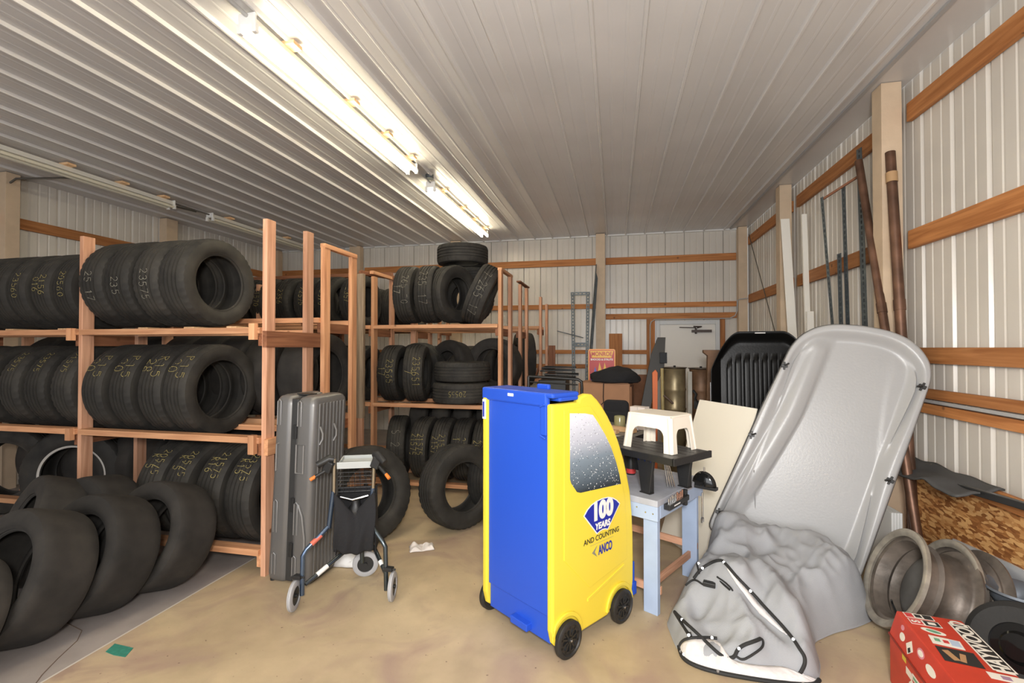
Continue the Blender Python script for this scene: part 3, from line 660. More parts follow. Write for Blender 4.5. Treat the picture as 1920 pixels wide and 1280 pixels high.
# window picture
def rain_mat():
    m,n,l,b=M('rain_window_print')
    tc=n.new('ShaderNodeTexCoord'); sx=n.new('ShaderNodeSeparateXYZ'); l.new(tc.outputs['Object'],sx.inputs[0])
    mr=n.new('ShaderNodeMapRange'); mr.inputs['From Min'].default_value=.86; mr.inputs['From Max'].default_value=1.3; l.new(sx.outputs['Z'],mr.inputs['Value'])
    r=n.new('ShaderNodeValToRGB'); e=r.color_ramp.elements; e[0].position=0; e[0].color=(.03,.04,.05,1); e[1].position=1; e[1].color=(.72,.74,.84,1)
    k=e.new(.12); k.color=(.09,.12,.15,1); k=e.new(.42); k.color=(.22,.28,.34,1); k=e.new(.66); k.color=(.50,.53,.62,1)
    l.new(mr.outputs[0],r.inputs['Fac'])
    prev=r.outputs['Color']
    for s,th,colr in ((55,.16,(.9,.93,.96)),(60,.13,(.02,.02,.03)),(34,.12,(.85,.88,.92))):
        mp=n.new('ShaderNodeMapping'); mp.inputs['Location'].default_value=(s*.37,s*.11,s*.7); l.new(tc.outputs['Object'],mp.inputs[0])
        v=n.new('ShaderNodeTexVoronoi'); v.inputs['Scale'].default_value=s; l.new(mp.outputs[0],v.inputs['Vector'])
        lt=n.new('ShaderNodeMath'); lt.operation='LESS_THAN'; lt.inputs[1].default_value=th; l.new(v.outputs['Distance'],lt.inputs[0])
        x=n.new('ShaderNodeMix'); x.data_type='RGBA'; l.new(lt.outputs[0],x.inputs['Factor']); l.new(prev,x.inputs['A']); x.inputs['B'].default_value=(*colr,1); prev=x.outputs['Result']
    l.new(prev,b.inputs['Base Color']); b.inputs['Roughness'].default_value=.25; return m
DEC=SIDEM(-.0245)
b=MB(); b.prism([(.046,.955),(.056,.93),(.105,.872),(.135,.862),(.522,.838),(.505,.90),(.47,.985),(.42,1.08),(.36,1.165),(.29,1.245),(.247,1.29),(.18,1.305),(.046,1.318)],0,.0012,DEC); b.build('window_decal',rain_mat(),cart)
def sector(cx,cy,r0,r1,a0,a1,n=14):
    return [(cx+r1*math.cos(R(a0+(a1-a0)*i/n)),cy+r1*math.sin(R(a0+(a1-a0)*i/n))) for i in range(n+1)]+[(cx+r0*math.cos(R(a1+(a0-a1)*i/n)),cy+r0*math.sin(R(a1+(a0-a1)*i/n))) for i in range(n+1)]
# badge: fan with tips left/right
fan=[(.170,.722),(.20,.75),(.235,.768),(.28,.780),(.334,.784),(.39,.780),(.435,.766),(.47,.747),(.502,.720),(.384,.598),(.36,.606),(.334,.609),(.31,.606),(.284,.598)]
def around(pts,k):
    cx=sum(p[0] for p in pts)/len(pts); cy=sum(p[1] for p in pts)/len(pts); return [(cx+(p[0]-cx)*k,cy+(p[1]-cy)*(k+.01)) for p in pts]
fan=fan[::-1]
b=MB(); b.prism(around(fan,1.06),0,.0012,DEC); bd=b.build('badge_outline',WHITE,cart)
b=MB(); b.prism(fan,.0012,.002,DEC); bb=b.build('badge',BLU2,cart)
def ptxt(name,t,size,mat,y,z,bold=0,h=.0022,shear=0,sx=1): return text(name,t,size,mat,cart,SIDEM(-.0245+h)@Matrix.Translation((y,z,0)),bold,.0004,shear,sx)
ptxt('badge_number','100',.136,WHITE,.337,.720,.0085,sx=.98)
ptxt('badge_word','YEARS',.050,WHITE,.335,.634,.0022,.0026,.15)
ptxt('slogan','AND COUNTING',.043,BLACK,.33,.568,.0004)
ptxt('wordmark','ANCO',.074,BLU2,.362,.490,.0022,sx=.60)
b=MB(); b.box((-.0232,.22,.537),(-.0226,.44,.5385)); b.build('thin_line',plain('grey_line',(.35,.33,.2),.6),cart)
b=MB(); b.prism([(.237,.492),(.285,.525),(.262,.492),(.285,.459)][::-1],0,.0012,DEC); b.build('emblem',plain('grey_emblem',(.25,.24,.18),.5),cart)
# wheels
def cart_wheel(x,y,s):
    m=frame((x,y,.10),(s,0,0),(0,1,0),(0,0,s))
    b=MB(); b.lathe([(-.020,.058),(-.020,.088),(-.012,.099),(.010,.0995),(.017,.092),(.019,.080),(.012,.074),(.012,.058)],48,m); w=b.build('wheel',plain('black_wheel_rubber',(.020,.019,.018),.5,noise_amt=.3,nscale=20,bump=.2),cart,smooth=True)
    b=MB(); b.lathe([(-.006,.0),(-.006,.075),(.004,.075),(.004,.0)],40,m,closed=False)
    for k in range(10):
        a=2*PI*k/10; c=Matrix.Rotation(a,4,'X'); b.box((.002,-.005,.018),(.012,.005,.074),m@c)
    b.lathe([(.0,.018),(.016,.016),(.018,.010),(.018,.0)],24,m,closed=False); b.build('spoked_disc',BLACKM,w,smooth=True)
    b=MB(); b.lathe([(.016,.008),(.024,.007),(.027,.003),(.027,0)],16,m,closed=False); b.build('axle_cap',STEEL,w,smooth=True)
for x,s in ((-.008,1),(-.657,-1)):
    for y in (.013,.505): cart_wheel(x,y,s)

# ------------------------------------------------------------------ grey hard case
def case():
    gm=plain('silver_grey_shell',(.17,.165,.16),.34,metal=.35,bump=.1,bscale=400)
    m=Matrix.Translation((-2.45,2.95,0))@Matrix.Rotation(R(2.2),4,'Y')@Matrix.Rotation(R(-2),4,'Z')
    t=thing('hard_travel_case','tall silver-grey hard golf travel case standing on end against the rack','travel case',mat=m)
    Wd,Dp,Hh=.335,.40,1.345
    def rr(w,d,r,n=6):
        pts=[]
        for cx,cy,a0 in ((w-r,r,-90),(w-r,d-r,0),(r,d-r,90),(r,r,180)):
            for i in range(n+1):
                a=R(a0+90*i/n); pts.append((cx+r*math.cos(a),cy+r*math.sin(a)))
        return pts
    def shell(x0,x1):
        b=MB(); lv=[]
        zs=[0,.012,.03,.06,.35,.75,Hh-.07,Hh-.035,Hh-.012,Hh]; ins=[.03,.012,.004,0,0,0,0,.005,.02,.05]
        for z,i in zip(zs,ins):
            tap=.02*(1-min(1,z/1.0)) if x0==0 else -.0
            ring=[]
            for k,(px,py) in enumerate(rr(x1-x0,Dp,.045)):
                cx,cy=(x1-x0)/2,Dp/2
                X=cx+(px-cx)*(1-2*i/(x1-x0)*.9); Y=cy+(py-cy)*(1-2*i/Dp)
                ring.append(b.bm.verts.new((x0+X-tap*(1 if px<cx else 0),Y,z)))
            lv.append(ring)
        n=len(lv[0])
        for a,c in zip(lv[:-1],lv[1:]):
            for k in range(n): b.bm.faces.new((a[k],a[(k+1)%n],c[(k+1)%n],c[k]))
        b.bm.faces.new(lv[0][::-1]); b.bm.faces.new(lv[-1]); return b
    shell(0,.150).build('left_half_shell',gm,t,smooth=True,sharp=50)
    shell(.175,Wd).build('right_half_shell',gm,t,smooth=True,sharp=50)
    b=MB(); b.box((.135,.012,.02),(.19,Dp-.012,Hh-.022)); b.build('seam_band',plain('dark_seam',(.035,.035,.035),.4),t,bev=.006)
    # ribs on the right (lid) face
    for i in range(8):
        y=.06+i*.040
        b=MB(); b.box((Wd-.004,y-.011,.05),(Wd+.007,y+.011,Hh-.05)); b.build('rib',gm,t,bev=.005)
    for i in range(8):
        y=.06+i*.040
    def loop(pts,nm,r=.006): 
        b=MB(); b.tube(pts,r,8); b.build(nm,plain('light_grey_shell',(.26,.255,.25),.3,metal=.35),t,smooth=True)
    for x in (.045,.215):
        for z0,z1 in ((1.13,1.30),(.12-.06,.20),(.36,.58)):
            loop([(x-.014,-.002,z0),(x-.014,-.004,z1),(x,-.004,z1+.012),(x+.014,-.004,z1),(x+.014,-.002,z0)],'moulded_groove',.0045)
    loop([(.035,-.004,.80),(.035,-.005,.99),(.055,-.005,1.0)],'moulded_groove'); 
    loop([(.20,-.004,.80),(.20,-.005,1.0),(.26,-.005,1.0),(.26,-.004,.80),(.20,-.004,.80)],'handle_recess_outline')
    b=MB(); b.tube([(Wd+.006,.06,1.13),(Wd+.022,.07,1.08),(Wd+.022,.07,1.04),(Wd+.006,.06,1.0)],.007,8); b.tube([(Wd+.006,.22,1.13),(Wd+.022,.23,1.08),(Wd+.022,.23,1.04),(Wd+.006,.22,1.0)],.007,8); b.build('lid_loops',plain('light_grey_shell',(.26,.255,.25),.3),t,smooth=True)
    for z in (1.10,.58,.26):
        b=MB(); b.box((.165,-.006,z-.06),(.195,.004,z+.04)); b.build('latch',BLACK,t,bev=.003)
    b=MB(); b.box((.10,.10,Hh-.006),(.20,.20,Hh+.004)); b.build('top_handle',BLACK,t,bev=.003)
    b=MB(); b.tube([(.0+.02,.03,.0),(.02,.03,.05)],.02,10); b.build('corner_foot',BLACK,t)
    # big swoosh moulded low on the front
    pts=[(.30,-.006,.05),(.295,-.007,.35),(.27,-.007,.50),(.235,-.006,.58)]
    loop(pts,'moulded_ridge',.008)
case()

# ------------------------------------------------------------------ walker
def rollator():
    t=thing('rolling_walker','folded blue-grey three-wheeled walker with black bag, tray and basket','walker',(-1.72,2.9,0))
    BF=plain('blue_grey_tube',(.12,.17,.26),.25,metal=.8); DF=plain('dark_tube',(.10,.12,.13),.25,metal=.85); BR=plain('champagne_tube',(.42,.36,.26),.3,metal=.85)
    GW=plain('grey_wheel_rubber',(.42,.42,.43),.6)
    def tb(nm,pts,r,mat=DF,seg=12):
        b=MB(); b.tube(pts,r,seg); return b.build(nm,mat,t,world=True,smooth=True)
    L=[(-1.862,2.86),( -1.625,2.955)]
    tb('upper_post',[(-1.862,2.86,.70),(-1.860,2.86,.93)],.012,BR); tb('upper_post',[(-1.625,2.955,.70),(-1.615,2.955,.955)],.012,BR)
    tb('side_post',[(-1.90,2.86,.46),(-1.866,2.86,.71)],.016,BF); tb('side_post',[(-1.645,2.96,.46),(-1.627,2.957,.72)],.016,BF)
    tb('rear_leg',[(-1.90,2.86,.47),(-1.97,2.72,.365),(-1.985,2.705,.33),(-1.985,2.70,.08)],.015,BF)
    tb('rear_leg',[(-1.645,2.96,.47),(-1.54,2.93,.375),(-1.515,2.925,.34),(-1.505,2.92,.055)],.015,DF)
    tb('cross_tube',[(-1.975,2.72,.14),(-1.87,2.98,.24),(-1.80,3.12,.28)],.014,DF); tb('cross_tube',[(-1.515,2.93,.16),(-1.66,3.05,.26),(-1.78,3.13,.30)],.014,DF)
    tb('front_fork',[(-1.80,3.12,.30),(-1.80,3.12,.12)],.016,DF)
    for nm,(a,c) in (('white_label',((-1.945,2.795,.168),(-1.915,2.87,.197))),('white_label',((-1.56,2.966,.193),(-1.585,2.987,.210)))): tb(nm,[a,c],.0155,WHITE)
    tb('red_label',[(-1.925,2.81,.428),(-1.955,2.75,.388)],.0165,plain('red_sticker',(.65,.15,.10),.5))
    # wheels
    def wheel(c,r,axis,w=.03):
        ax=Vector(axis).normalized(); u=Vector((0,0,1)); v=ax.cross(u).normalized(); u=v.cross(ax)
        m=frame(c,ax,v,u)
        b=MB(); b.lathe([(-w/2,r*.62),(-w/2,r*.86),(-w*.33,r*.98),(-w*.1,r),(-w*.05,r*.97),(w*.05,r*.97),(w*.1,r),(w*.33,r*.98),(w/2,r*.86),(w/2,r*.62)],40,m); o=b.build('wheel',GW,t,world=True,smooth=True)
        b=MB(); b.lathe([(-w*.3,0),(-w*.3,r*.64),(w*.3,r*.64),(w*.3,0)],30,m,closed=False); b.lathe([(-w*.7,0),(-w*.7,.012),(w*.7,.012),(w*.7,0)],12,m,closed=False); b.build('wheel_hub',BLACK,o,world=True,smooth=True)
        MW
    wheel((-2.012,2.66,.093),.093,(.97,.25,0)); wheel((-1.452,2.905,.093),.093,(.97,.22,0)); wheel((-1.80,3.17,.093),.093,(.45,-.9,0),.04)
    for c in ((-2.0,2.69,.20),(-1.475,2.915,.20)):
        b=MB(); b.box((c[0]-.035,c[1]-.02,c[2]-.012),(c[0]+.02,c[1]+.02,c[2]+.012)); b.tube([(c[0]-.05,c[1]-.01,c[2]),(c[0]+.04,c[1],c[2])],.007,8); b.build('brake',BLACK,t,world=True,bev=.003)
    # tray
    b=MB(); m=frame((-1.845,2.87,.86),(.93,.37,0),(-.37,.93,.05),(0,-.05,1))
    b.box((0,-.01,0),(.225,.22,.008),m); b.box((0,-.012,0),(.225,-.004,.045),m); b.box((0,.212,0),(.225,.22,.03),m); b.box((0,-.01,0),(.008,.22,.03),m); b.box((.217,-.01,0),(.225,.22,.03),m); b.build('tray',plain('grey_tray',(.45,.47,.46),.4),t,world=True,bev=.003)
    # wire basket
    b=MB()
    for i in range(6):
        z=.70+i*.026
        b.tube([m@Vector((.0,.0,z-.86)),m@Vector((.225,.0,z-.86)),m@Vector((.225,.2,z-.86)),m@Vector((0,.2,z-.86))],.0025,6,closed=True)
    for i in range(7):
        for y in (0,.2): b.tube([m@Vector((.225*i/6,y,-.03)),m@Vector((.225*i/6,y,-.16))],.0022,6)
    b.build('wire_basket',BLACKM,t,world=True,smooth=True)
    # bag
    def f(u,v):
        x=-.02+.265*u; sag=.10*math.exp(-((u-.42)/.16)**2)
        z=-.155-.06*abs(math.sin(PI*u))*0-(.12-.12*abs(2*u-1))*1.15-sag*.2; z0=-.59+.03*abs(2*u-1)
        zz=z*(1-v)+z0*v
        y=-.025-.035*math.sin(PI*v)-.012*math.sin(u*19+v*3)*v-.01*math.sin(u*9)*(1-v)
        return m@Vector((x+.01*math.sin(v*5),y,zz))
    b=MB(); b.grid(f,30,20); b.bm.verts.ensure_lookup_table()
    o=b.build('bag_front',FABRIC_BLACK,t,world=True,smooth=True,sharp=80); s=o.modifiers.new('s','SOLIDIFY'); s.thickness=.006
    def f2(u,v): return m@Vector((-.02+.265*u,.13-.02*math.sin(PI*v),-.17-.40*v))
    b=MB(); b.grid(f2,12,12); o=b.build('bag_back',FABRIC_BLACK,t,world=True,smooth=True); s=o.modifiers.new('s','SOLIDIFY'); s.thickness=.006
    for sx in (-.02,.245):
        def f3(u,v): return m@Vector((sx,-.03+.16*u,-.16-.42*v+ .04*math.sin(PI*u)*(1-v)*-1))
        b=MB(); b.grid(f3,10,10); o=b.build('bag_side',FABRIC_BLACK,t,world=True,smooth=True); s=o.modifiers.new('s','SOLIDIFY'); s.thickness=.006
    b=MB(); b.lathe([(0,.0),(0,.045),(.03,.06),(.12,.06),(.16,.03),(.19,.028),(.19,0)],24,m@Matrix.Translation((.11,.04,-.42))@Matrix.Rotation(-PI/2,4,'Y'),closed=False); b.build('bag_contents',BLACK,t,world=True,smooth=True)
    b=MB(); b.tube([m@Vector((.02,-.01,-.19)),m@Vector((.10,-.035,-.205)),m@Vector((.20,-.01,-.19))],.007,8); b.build('grab_bar',STEEL,t,world=True,smooth=True)
    # handles with brake levers and orange tips
    for p,d,nm in (((-1.862,2.86,.925),Vector((-.75,-.45,-.25)),0),((-1.615,2.955,.95),Vector((.75,-.25,-.35)),1)):
        p=Vector(p); d=d.normalized()
        tb('hand_grip',[p,p+d*.03+Vector((0,0,.015)),p+d*.11],[.024,.028,.022],BLACK)
        tb('brake_lever',[p-Vector((0,0,.05)),p+d*.05-Vector((0,0,.055)),p+d*.125-Vector((0,0,.075))],.012,BLACK)
        b=MB(); b.box((-.03,-.025,-.05),(.03,.025,.03),Matrix.Translation(p+d*.03-Vector((0,0,.03)))@Matrix.Rotation(.4,4,'Y')); b.build('brake_housing',BLACK,t,world=True,bev=.008)
        tb('lever_tip',[p+d*.12-Vector((0,0,.072)),p+d*.155-Vector((0,0,.083))],.012,plain('orange_plastic',(.75,.20,.03),.4))
rollator()
def crumple(name,c,sx,sy,sz,mat,label,cat,seed=0,rot=0,n=26):
    b=MB()
    def f(u,v):
        x=(u-.5)*sx; y=(v-.5)*sy
        q=Vector((x*14+seed,y*14,seed)); edge=noise.noise(Vector((u*3,v*3,seed)))*.12
        p=Vector((x*(1+edge),y*(1-edge),.006+sz*(abs(noise.noise(q))*1.5+abs(noise.noise(q*.45))*1.1)*(1-max(abs(2*u-1),abs(2*v-1))**4)))
        return Matrix.Translation(c)@Matrix.Rotation(rot,4,'Z')@p
    b.grid(f,n,n); o=b.build(name,mat,smooth=True,sharp=25); s=o.modifiers.new('s','SOLIDIFY'); s.thickness=.002; return tag(o,label,cat)
PAPER=plain('white_paper',(.78,.72,.68),.8)
crumple('crumpled_paper',(-1.585,3.70,0),.20,.13,.05,PAPER,'crumpled white paper scrap lying on the open floor','paper',3,.5)
crumple('plastic_wrap',(-2.02,3.33,0),.22,.16,.09,plain('white_wrap',(.75,.75,.75),.5),'white crumpled wrapper on the floor behind the walker','wrapper',8,.1)
b=MB(); b.prism([(-2.755,2.075),(-2.68,2.062),(-2.603,2.063),(-2.637,2.134),(-2.779,2.142)],0.0005,.003); tag(b.build('tape_strip',plain('green_tape',(.045,.26,.19),.6,noise_amt=.3,nscale=30)),'short strip of green tape stuck on the floor','tape')
CR=plain('floor_crack',(.16,.11,.08),.9)
b=MB(); b.tube([(-3.31,2.249,.0),(-3.1,2.20,.0),(-3.02,2.12,.0),(-2.95,1.98,.0),(-2.88,1.86,0),(-2.80,1.76,.0)],.003,4); struct(b.build('trim_90',CR),'crack in the concrete')

# ------------------------------------------------------------------ light blue workbench
PB=plain('pale_blue_paint',(.40,.50,.68),.55,noise_amt=.08,nscale=6)
PBT=plain('worn_blue_grey_paint',(.42,.44,.50),.6,noise_amt=.15,nscale=12)
bench=thing('workbench','pale blue painted wooden workbench beside the yellow and blue cart','workbench',(.255,3.045,0),R(-30.5))
def lb(name,lo,hi,mat,parent,bev=.003):
    b=MB(); b.box(lo,hi); return b.build(name,mat,parent,bev=bev)
lb('top',(-.82,0,.69),(0,.74,.73),PBT,bench)
lb('apron',(-.82,.0,.60),(0,.036,.69),PB,bench); lb('apron',(-.036,.04,.61),(0,.70,.69),PB,bench); lb('apron',(-.82,.70,.60),(0,.736,.69),PB,bench)
lb('leg',(-.115,.036,0),(-.02,.075,.60),PB,bench); lb('leg',(-.13,.665,0),(-.02,.700,.60),PB,bench); lb('leg',(-.80,.04,0),(-.70,.08,.60),PB,bench); lb('leg',(-.80,.66,0),(-.70,.70,.60),PB,bench)
for x,y in ((-.08,.0),(-.14,.0),(-.03,.0)):
    b=MB(); b.tube([(x,-.003,.645+.02*(x<-.1)),(x,.002,.645+.02*(x<-.1))],.005,8); b.build('bolt_head',STEEL,bench)
board('stretcher',(-.70,.09,.14),(-.02,.09,.14),.05,.02,WOOD_PINK,bench,world=False)
board('stretcher',(-.075,.06,.17),(-.075,.70,.17),.05,.02,WOOD_PINK,bench,world=False)
board('stretcher',(-.70,.68,.24),(-.02,.68,.24),.05,.02,WOOD_PINK,bench,world=False)
BMX=MW[bench]
def bw(x,y,z): return BMX@Vector((x,y,z))
# router table standing on it
rt=thing('router_table','black router table standing on the blue workbench','router table',mat=Matrix.Translation((.215,3.19,.73))@Matrix.Rotation(R(-41),4,'Z'))
lb('table_plate',(-.50,-.03,.245),(.20,.36,.268),plain('dark_grey_plate',(.07,.07,.068),.45,noise_amt=.3,nscale=20),rt,.004)
lb('edge_rim',(-.50,-.045,.225),(.215,-.028,.27),BLACK,rt); lb('edge_rim',(.20,-.045,.225),(.218,.375,.27),BLACK,rt)
for k in range(4): 
    b=MB(); b.box((-.48,.06+.08*k,.268),(.18,.066+.08*k,.2692)); b.build('table_slot',BLACKM,rt)
def rleg(x,y):
    b=MB(); pts=[(-.075,.245),(.065,.245),(.03,.0),(-.035,.0)]
    b.prism(pts[::-1],-.012,.012,frame((x,y,0),(1,0,0),(0,0,1),(0,-1,0))); b.box((x+.0,y+.0,0),(x+.03,y+.04,.235)); b.box((x-.045,y-.02,0),(x+.04,y+.03,.008))
    o=b.build('leg',BLACK,rt,bev=.004)
    for q in (-.05,.0,.045):
        c=MB(); c.tube([(x+q,y-.018,.215),(x+q,y-.010,.215)],.007,10); c.build('bolt_head',STEEL,o)
for x,y in ((-.02,.0),(-.42,.0),(.05,.32),(-.42,.32)): rleg(x,y)
b=MB(); b.lathe([(0,0),(0,.065),(.12,.07),(.14,.05),(.14,0)],24,Matrix.Translation((-.18,.17,.10))@Matrix.Rotation(-PI/2,4,'Y'),closed=False); b.build('router_motor',BLACK,rt,smooth=True)
for k in range(4):
    b=MB(); b.tube([(.0+.012*k,.20+.01*k,.01),(-.02+.012*k,.19,.17)],.004,6); b.build('spare_rod',STEEL,rt)
# pale stool on the router table
def stool():
    m=Matrix.Translation((.305,3.38,1.0))@Matrix.Rotation(R(-38),4,'Z')@Matrix.Translation((0,-.14,0))
    t=thing('step_stool','cream plastic step stool standing on the black router table','stool',mat=m)
    C=plain('cream_plastic',(.93,.86,.74),.42)
    W_,D_,Hh=.33,.25,.235
    b=MB(); 
    # side skirts with arched openings, splayed; built as 4 panels
    def skirt(L,fn,leg=.055,top=.075):
        n=24
        outer=[]; inner=[]
        for i in range(n+1):
            s=-1+2*i/n
            outer.append((s,1.0))
        pts=[]
        return pts
    def panel(p0,p1,q0,q1,leg,top,thick,inward):
        # p0,p1 bottom corners; q0,q1 top corners ; arch opening
        P0,P1,Q0,Q1=[Vector(v) for v in (p0,p1,q0,q1)]
        def S(u,v): return (P0*(1-u)+P1*u)*(1-v)+(Q0*(1-u)+Q1*u)*v
        L=(P1-P0).length; ul=leg/L; vt=1-top/Hh
        path=[(ul,0)]; r=.22
        for i in range(9): a=R(180-90*i/8); path.append((ul+.14+.14*math.cos(a),vt-r+r*math.sin(a)))
        for i in range(9): a=R(90-90*i/8); path.append((1-ul-.14+.14*math.cos(a),vt-r+r*math.sin(a)))
        path.append((1-ul,0))
        inn=[S(*p) for p in path]
        # outer path, same count
        out=[S(0,0)]+[S(0,vt*.9*i/8+.1) for i in range(9)]+[S(1,vt*.9*(8-i)/8+.1) for i in range(9)]+[S(1,0)]
        out=[S(0,0)]+[S(max(0,(i-5)/3*.5) if i>5 else 0,min(1,(i+1)/6)) for i in range(9)]+[S(1-(max(0,(3-i)/3*.5)),1 if i<3 else max(0,(9-i)/6)) for i in range(9)]+[S(1,0)]
        I=Vector(inward)*thick
        A=[b.bm.verts.new(v) for v in inn]; O=[b.bm.verts.new(v) for v in out]; A2=[b.bm.verts.new(v+I) for v in inn]; O2=[b.bm.verts.new(v+I) for v in out]
        for i in range(len(A)-1):
            b.bm.faces.new((A[i],A[i+1],O[i+1],O[i])); b.bm.faces.new((A2[i],O2[i],O2[i+1],A2[i+1])); b.bm.faces.new((A[i],A2[i],A2[i+1],A[i+1])); b.bm.faces.new((O[i],O[i+1],O2[i+1],O2[i]))
        b.bm.faces.new((A[0],O[0],O2[0],A2[0])); b.bm.faces.new((A[-1],A2[-1],O2[-1],O[-1]))
    s=.025
    f0,f1,k0,k1=(-W_/2-s,-s,0),(W_/2+s,-s,0),(-W_/2-s,D_+s,0),(W_/2+s,D_+s,0)
    F0,F1,K0,K1=(-W_/2,0,Hh),(W_/2,0,Hh),(-W_/2,D_,Hh),(W_/2,D_,Hh)
    for a4,inw in (((f0,f1,F0,F1),(0,1,0)),((k0,k1,K0,K1),(0,-1,0)),((f0,k0,F0,K0),(1,0,0)),((f1,k1,F1,K1),(-1,0,0))):
        b=MB(); panel(*a4,.062,.085,.006,inw); b.build('side_skirt',C,t,smooth=True,sharp=40)
    for (p,q) in ((f0,F0),(f1,F1),(k0,K0),(k1,K1)):
        cx=.012 if p[0]<0 else -.012; cy=.012 if p[1]<0 else -.012
        b=MB(); b.tube([(p[0]+cx,p[1]+cy,0),(q[0]+cx,q[1]+cy,Hh-.012)],[.017,.019],14)
        b.build('leg',C,t,smooth=True)
    b=MB(); r=.03
    ring=[]
    for cx,cy,a0 in ((W_/2-r,r,-90),(W_/2-r,D_-r,0),(-W_/2+r,D_-r,90),(-W_/2+r,r,180)):
        for i in range(7): ring.append((cx+(r+.002)*math.cos(R(a0+15*i)),cy+(r+.002)*math.sin(R(a0+15*i))))
    b.prism(ring,Hh-.014,Hh+.004); b.build('seat',C,t,bev=.006)
stool()
# small stuff on/near the bench
def prop(name,label,cat,m,parts):
    t=thing(name,label,cat,mat=m)
    return t
t=thing('spray_bottle','dark bottle with a red band standing under the router table','bottle',mat=Matrix.Translation((.115,3.66,.73)))
ZM=Matrix.Rotation(-PI/2,4,'Y')
b=MB(); b.lathe([(0,0),(0,.032),(.01,.035),(.13,.035),(.15,.025),(.155,.0)],24,ZM,closed=False); b.build('body',BLACK,t,smooth=True)
b=MB(); b.lathe([(.012,.0358),(.045,.0358)],24,ZM,closed=False); b.build('red_label',plain('red_print',(.6,.05,.05),.4),t,smooth=True)
b=MB(); b.lathe([(.155,0),(.155,.02),(.19,.02),(.195,.0)],20,ZM,closed=False); b.build('cap',plain('grey_cap',(.5,.5,.5),.4),t,smooth=True)
# drill bit rack hooked on the bench end
t=thing('bit_holder','black holder with a row of metal bits fixed to the bench end','bit holder',mat=BMX@Matrix.Translation((.0,.08,.68)))
lb('holder_bar',(.002,.0,-.02),(.045,.30,.015),BLACK,t,.004); lb('end_hook',(.002,.28,-.06),(.03,.31,.045),BLACK,t,.004); lb('white_print',(.0455,.06,-.006),(.046,.15,.002),WHITE,t,0)
for k in range(9):
    b=MB(); b.tube([(.022,.03+.026*k,.01),(.022,.03+.026*k,.045+.006*(k%3))],.006,8); b.build('bit',plain('copper_bit',(.45,.25,.18),.3,metal=.8) if k>4 else STEEL,t,smooth=True)
# black dome and wrench hanging at the far bench corner
t=thing('dome_knob','glossy black half-dome cover hanging at the far corner of the bench','cover',mat=BMX@Matrix.Translation((.06,.60,.70)))
b=MB(); b.grid(lambda u,v:Vector((.085*math.cos(PI*u)*math.cos(PI/2*v*.98),-.0-.035*math.sin(PI/2*v)*1,.012+.10*math.sin(PI*u)*math.cos(PI/2*v*.98))),24,10); o=b.build('shell',plain('gloss_black',(.01,.01,.01),.08),t,smooth=True); q=o.modifiers.new('s','SOLIDIFY'); q.thickness=.01
lb('flange',(-.09,-.03,-.008),(.09,.02,.014),BLACK,t,.004); b=MB(); b.tube([(0,0,.10),(0,0,.14)],.006,8); b.build('stud',STEEL,t)
t=thing('open_end_wrench','steel wrench hanging below the black dome at the bench corner','wrench',mat=BMX@Matrix.Translation((.035,.63,.45)))
b=MB(); b.tube([(0,0,.03),(0,0,.20)],.007,8); b.tube([(0,-.012,-.01),(0,-.014,.015),(0,0,.03),(0,.014,.015),(0,.012,-.01)],.006,8); b.build('wrench_body',STEEL,t,smooth=True)
# second table behind with boards, jar, board piece
t=thing('side_table','low wooden table behind the router table, carrying odds and ends','table',(-.17,4.44,0),R(-27))
lb('table_top',(-.45,-.30,.93),(.45,.30,.955),plain('grey_worktop',(.20,.19,.17),.5,noise_amt=.3),t); lb('edge_strip',(-.45,-.32,.935),(.45,-.30,.955),plain('alu_edge',(.45,.42,.36),.4),t)
for x,y in ((-.43,-.28),(.40,-.28),(-.43,.25),(.40,.25)): lb('leg',(x,y,0),(x+.04,y+.04,.93),WOOD_BROWN,t)
T2=MW[t]
o=tag(board('wood_strip',T2@Vector((-.40,-.24,.972)),T2@Vector((.34,-.25,.972)),.03,.07,WOOD_PALE),'pale wood strip lying on the side table behind the cart window','wood strip')
o=tag(board('wood_block',T2@Vector((.16,-.10,.975)),T2@Vector((.44,-.13,.975)),.035,.07,WOOD_PALE),'pale wood offcut lying under the cream stool view','wood block')
t=thing('glass_jar','greenish glass jar on the side table, seen beneath the stool','jar',mat=T2@Matrix.Translation((.22,.03,.956)))
b=MB(); b.lathe([(0,0),(0,.05),(.10,.05),(.11,.045)],24,ZM,closed=False); gj=plain('olive_glass',(.30,.28,.14),.15); b.build('jar_body',gj,t,smooth=True)
t=thing('white_box','white carton standing on the side table under the stool view','carton',mat=T2@Matrix.Translation((.31,.05,.956)))
lb('carton_body',(0,0,0),(.14,.10,.20),plain('off_white_card',(.75,.68,.64),.6),t); lb('carton_fold_shade',(.07,-.002,0),(.074,0,.20),plain('card_shadow_line',(.55,.5,.48),.6),t,0)  # shadow along the fold is painted as a darker card strip
crumple('crumpled_bag',T2@Vector((.37,-.02,.957)),.10,.06,.05,plain('clear_bag',(.6,.62,.68),.25),'small crumpled clear bag on the side table','bag',11)

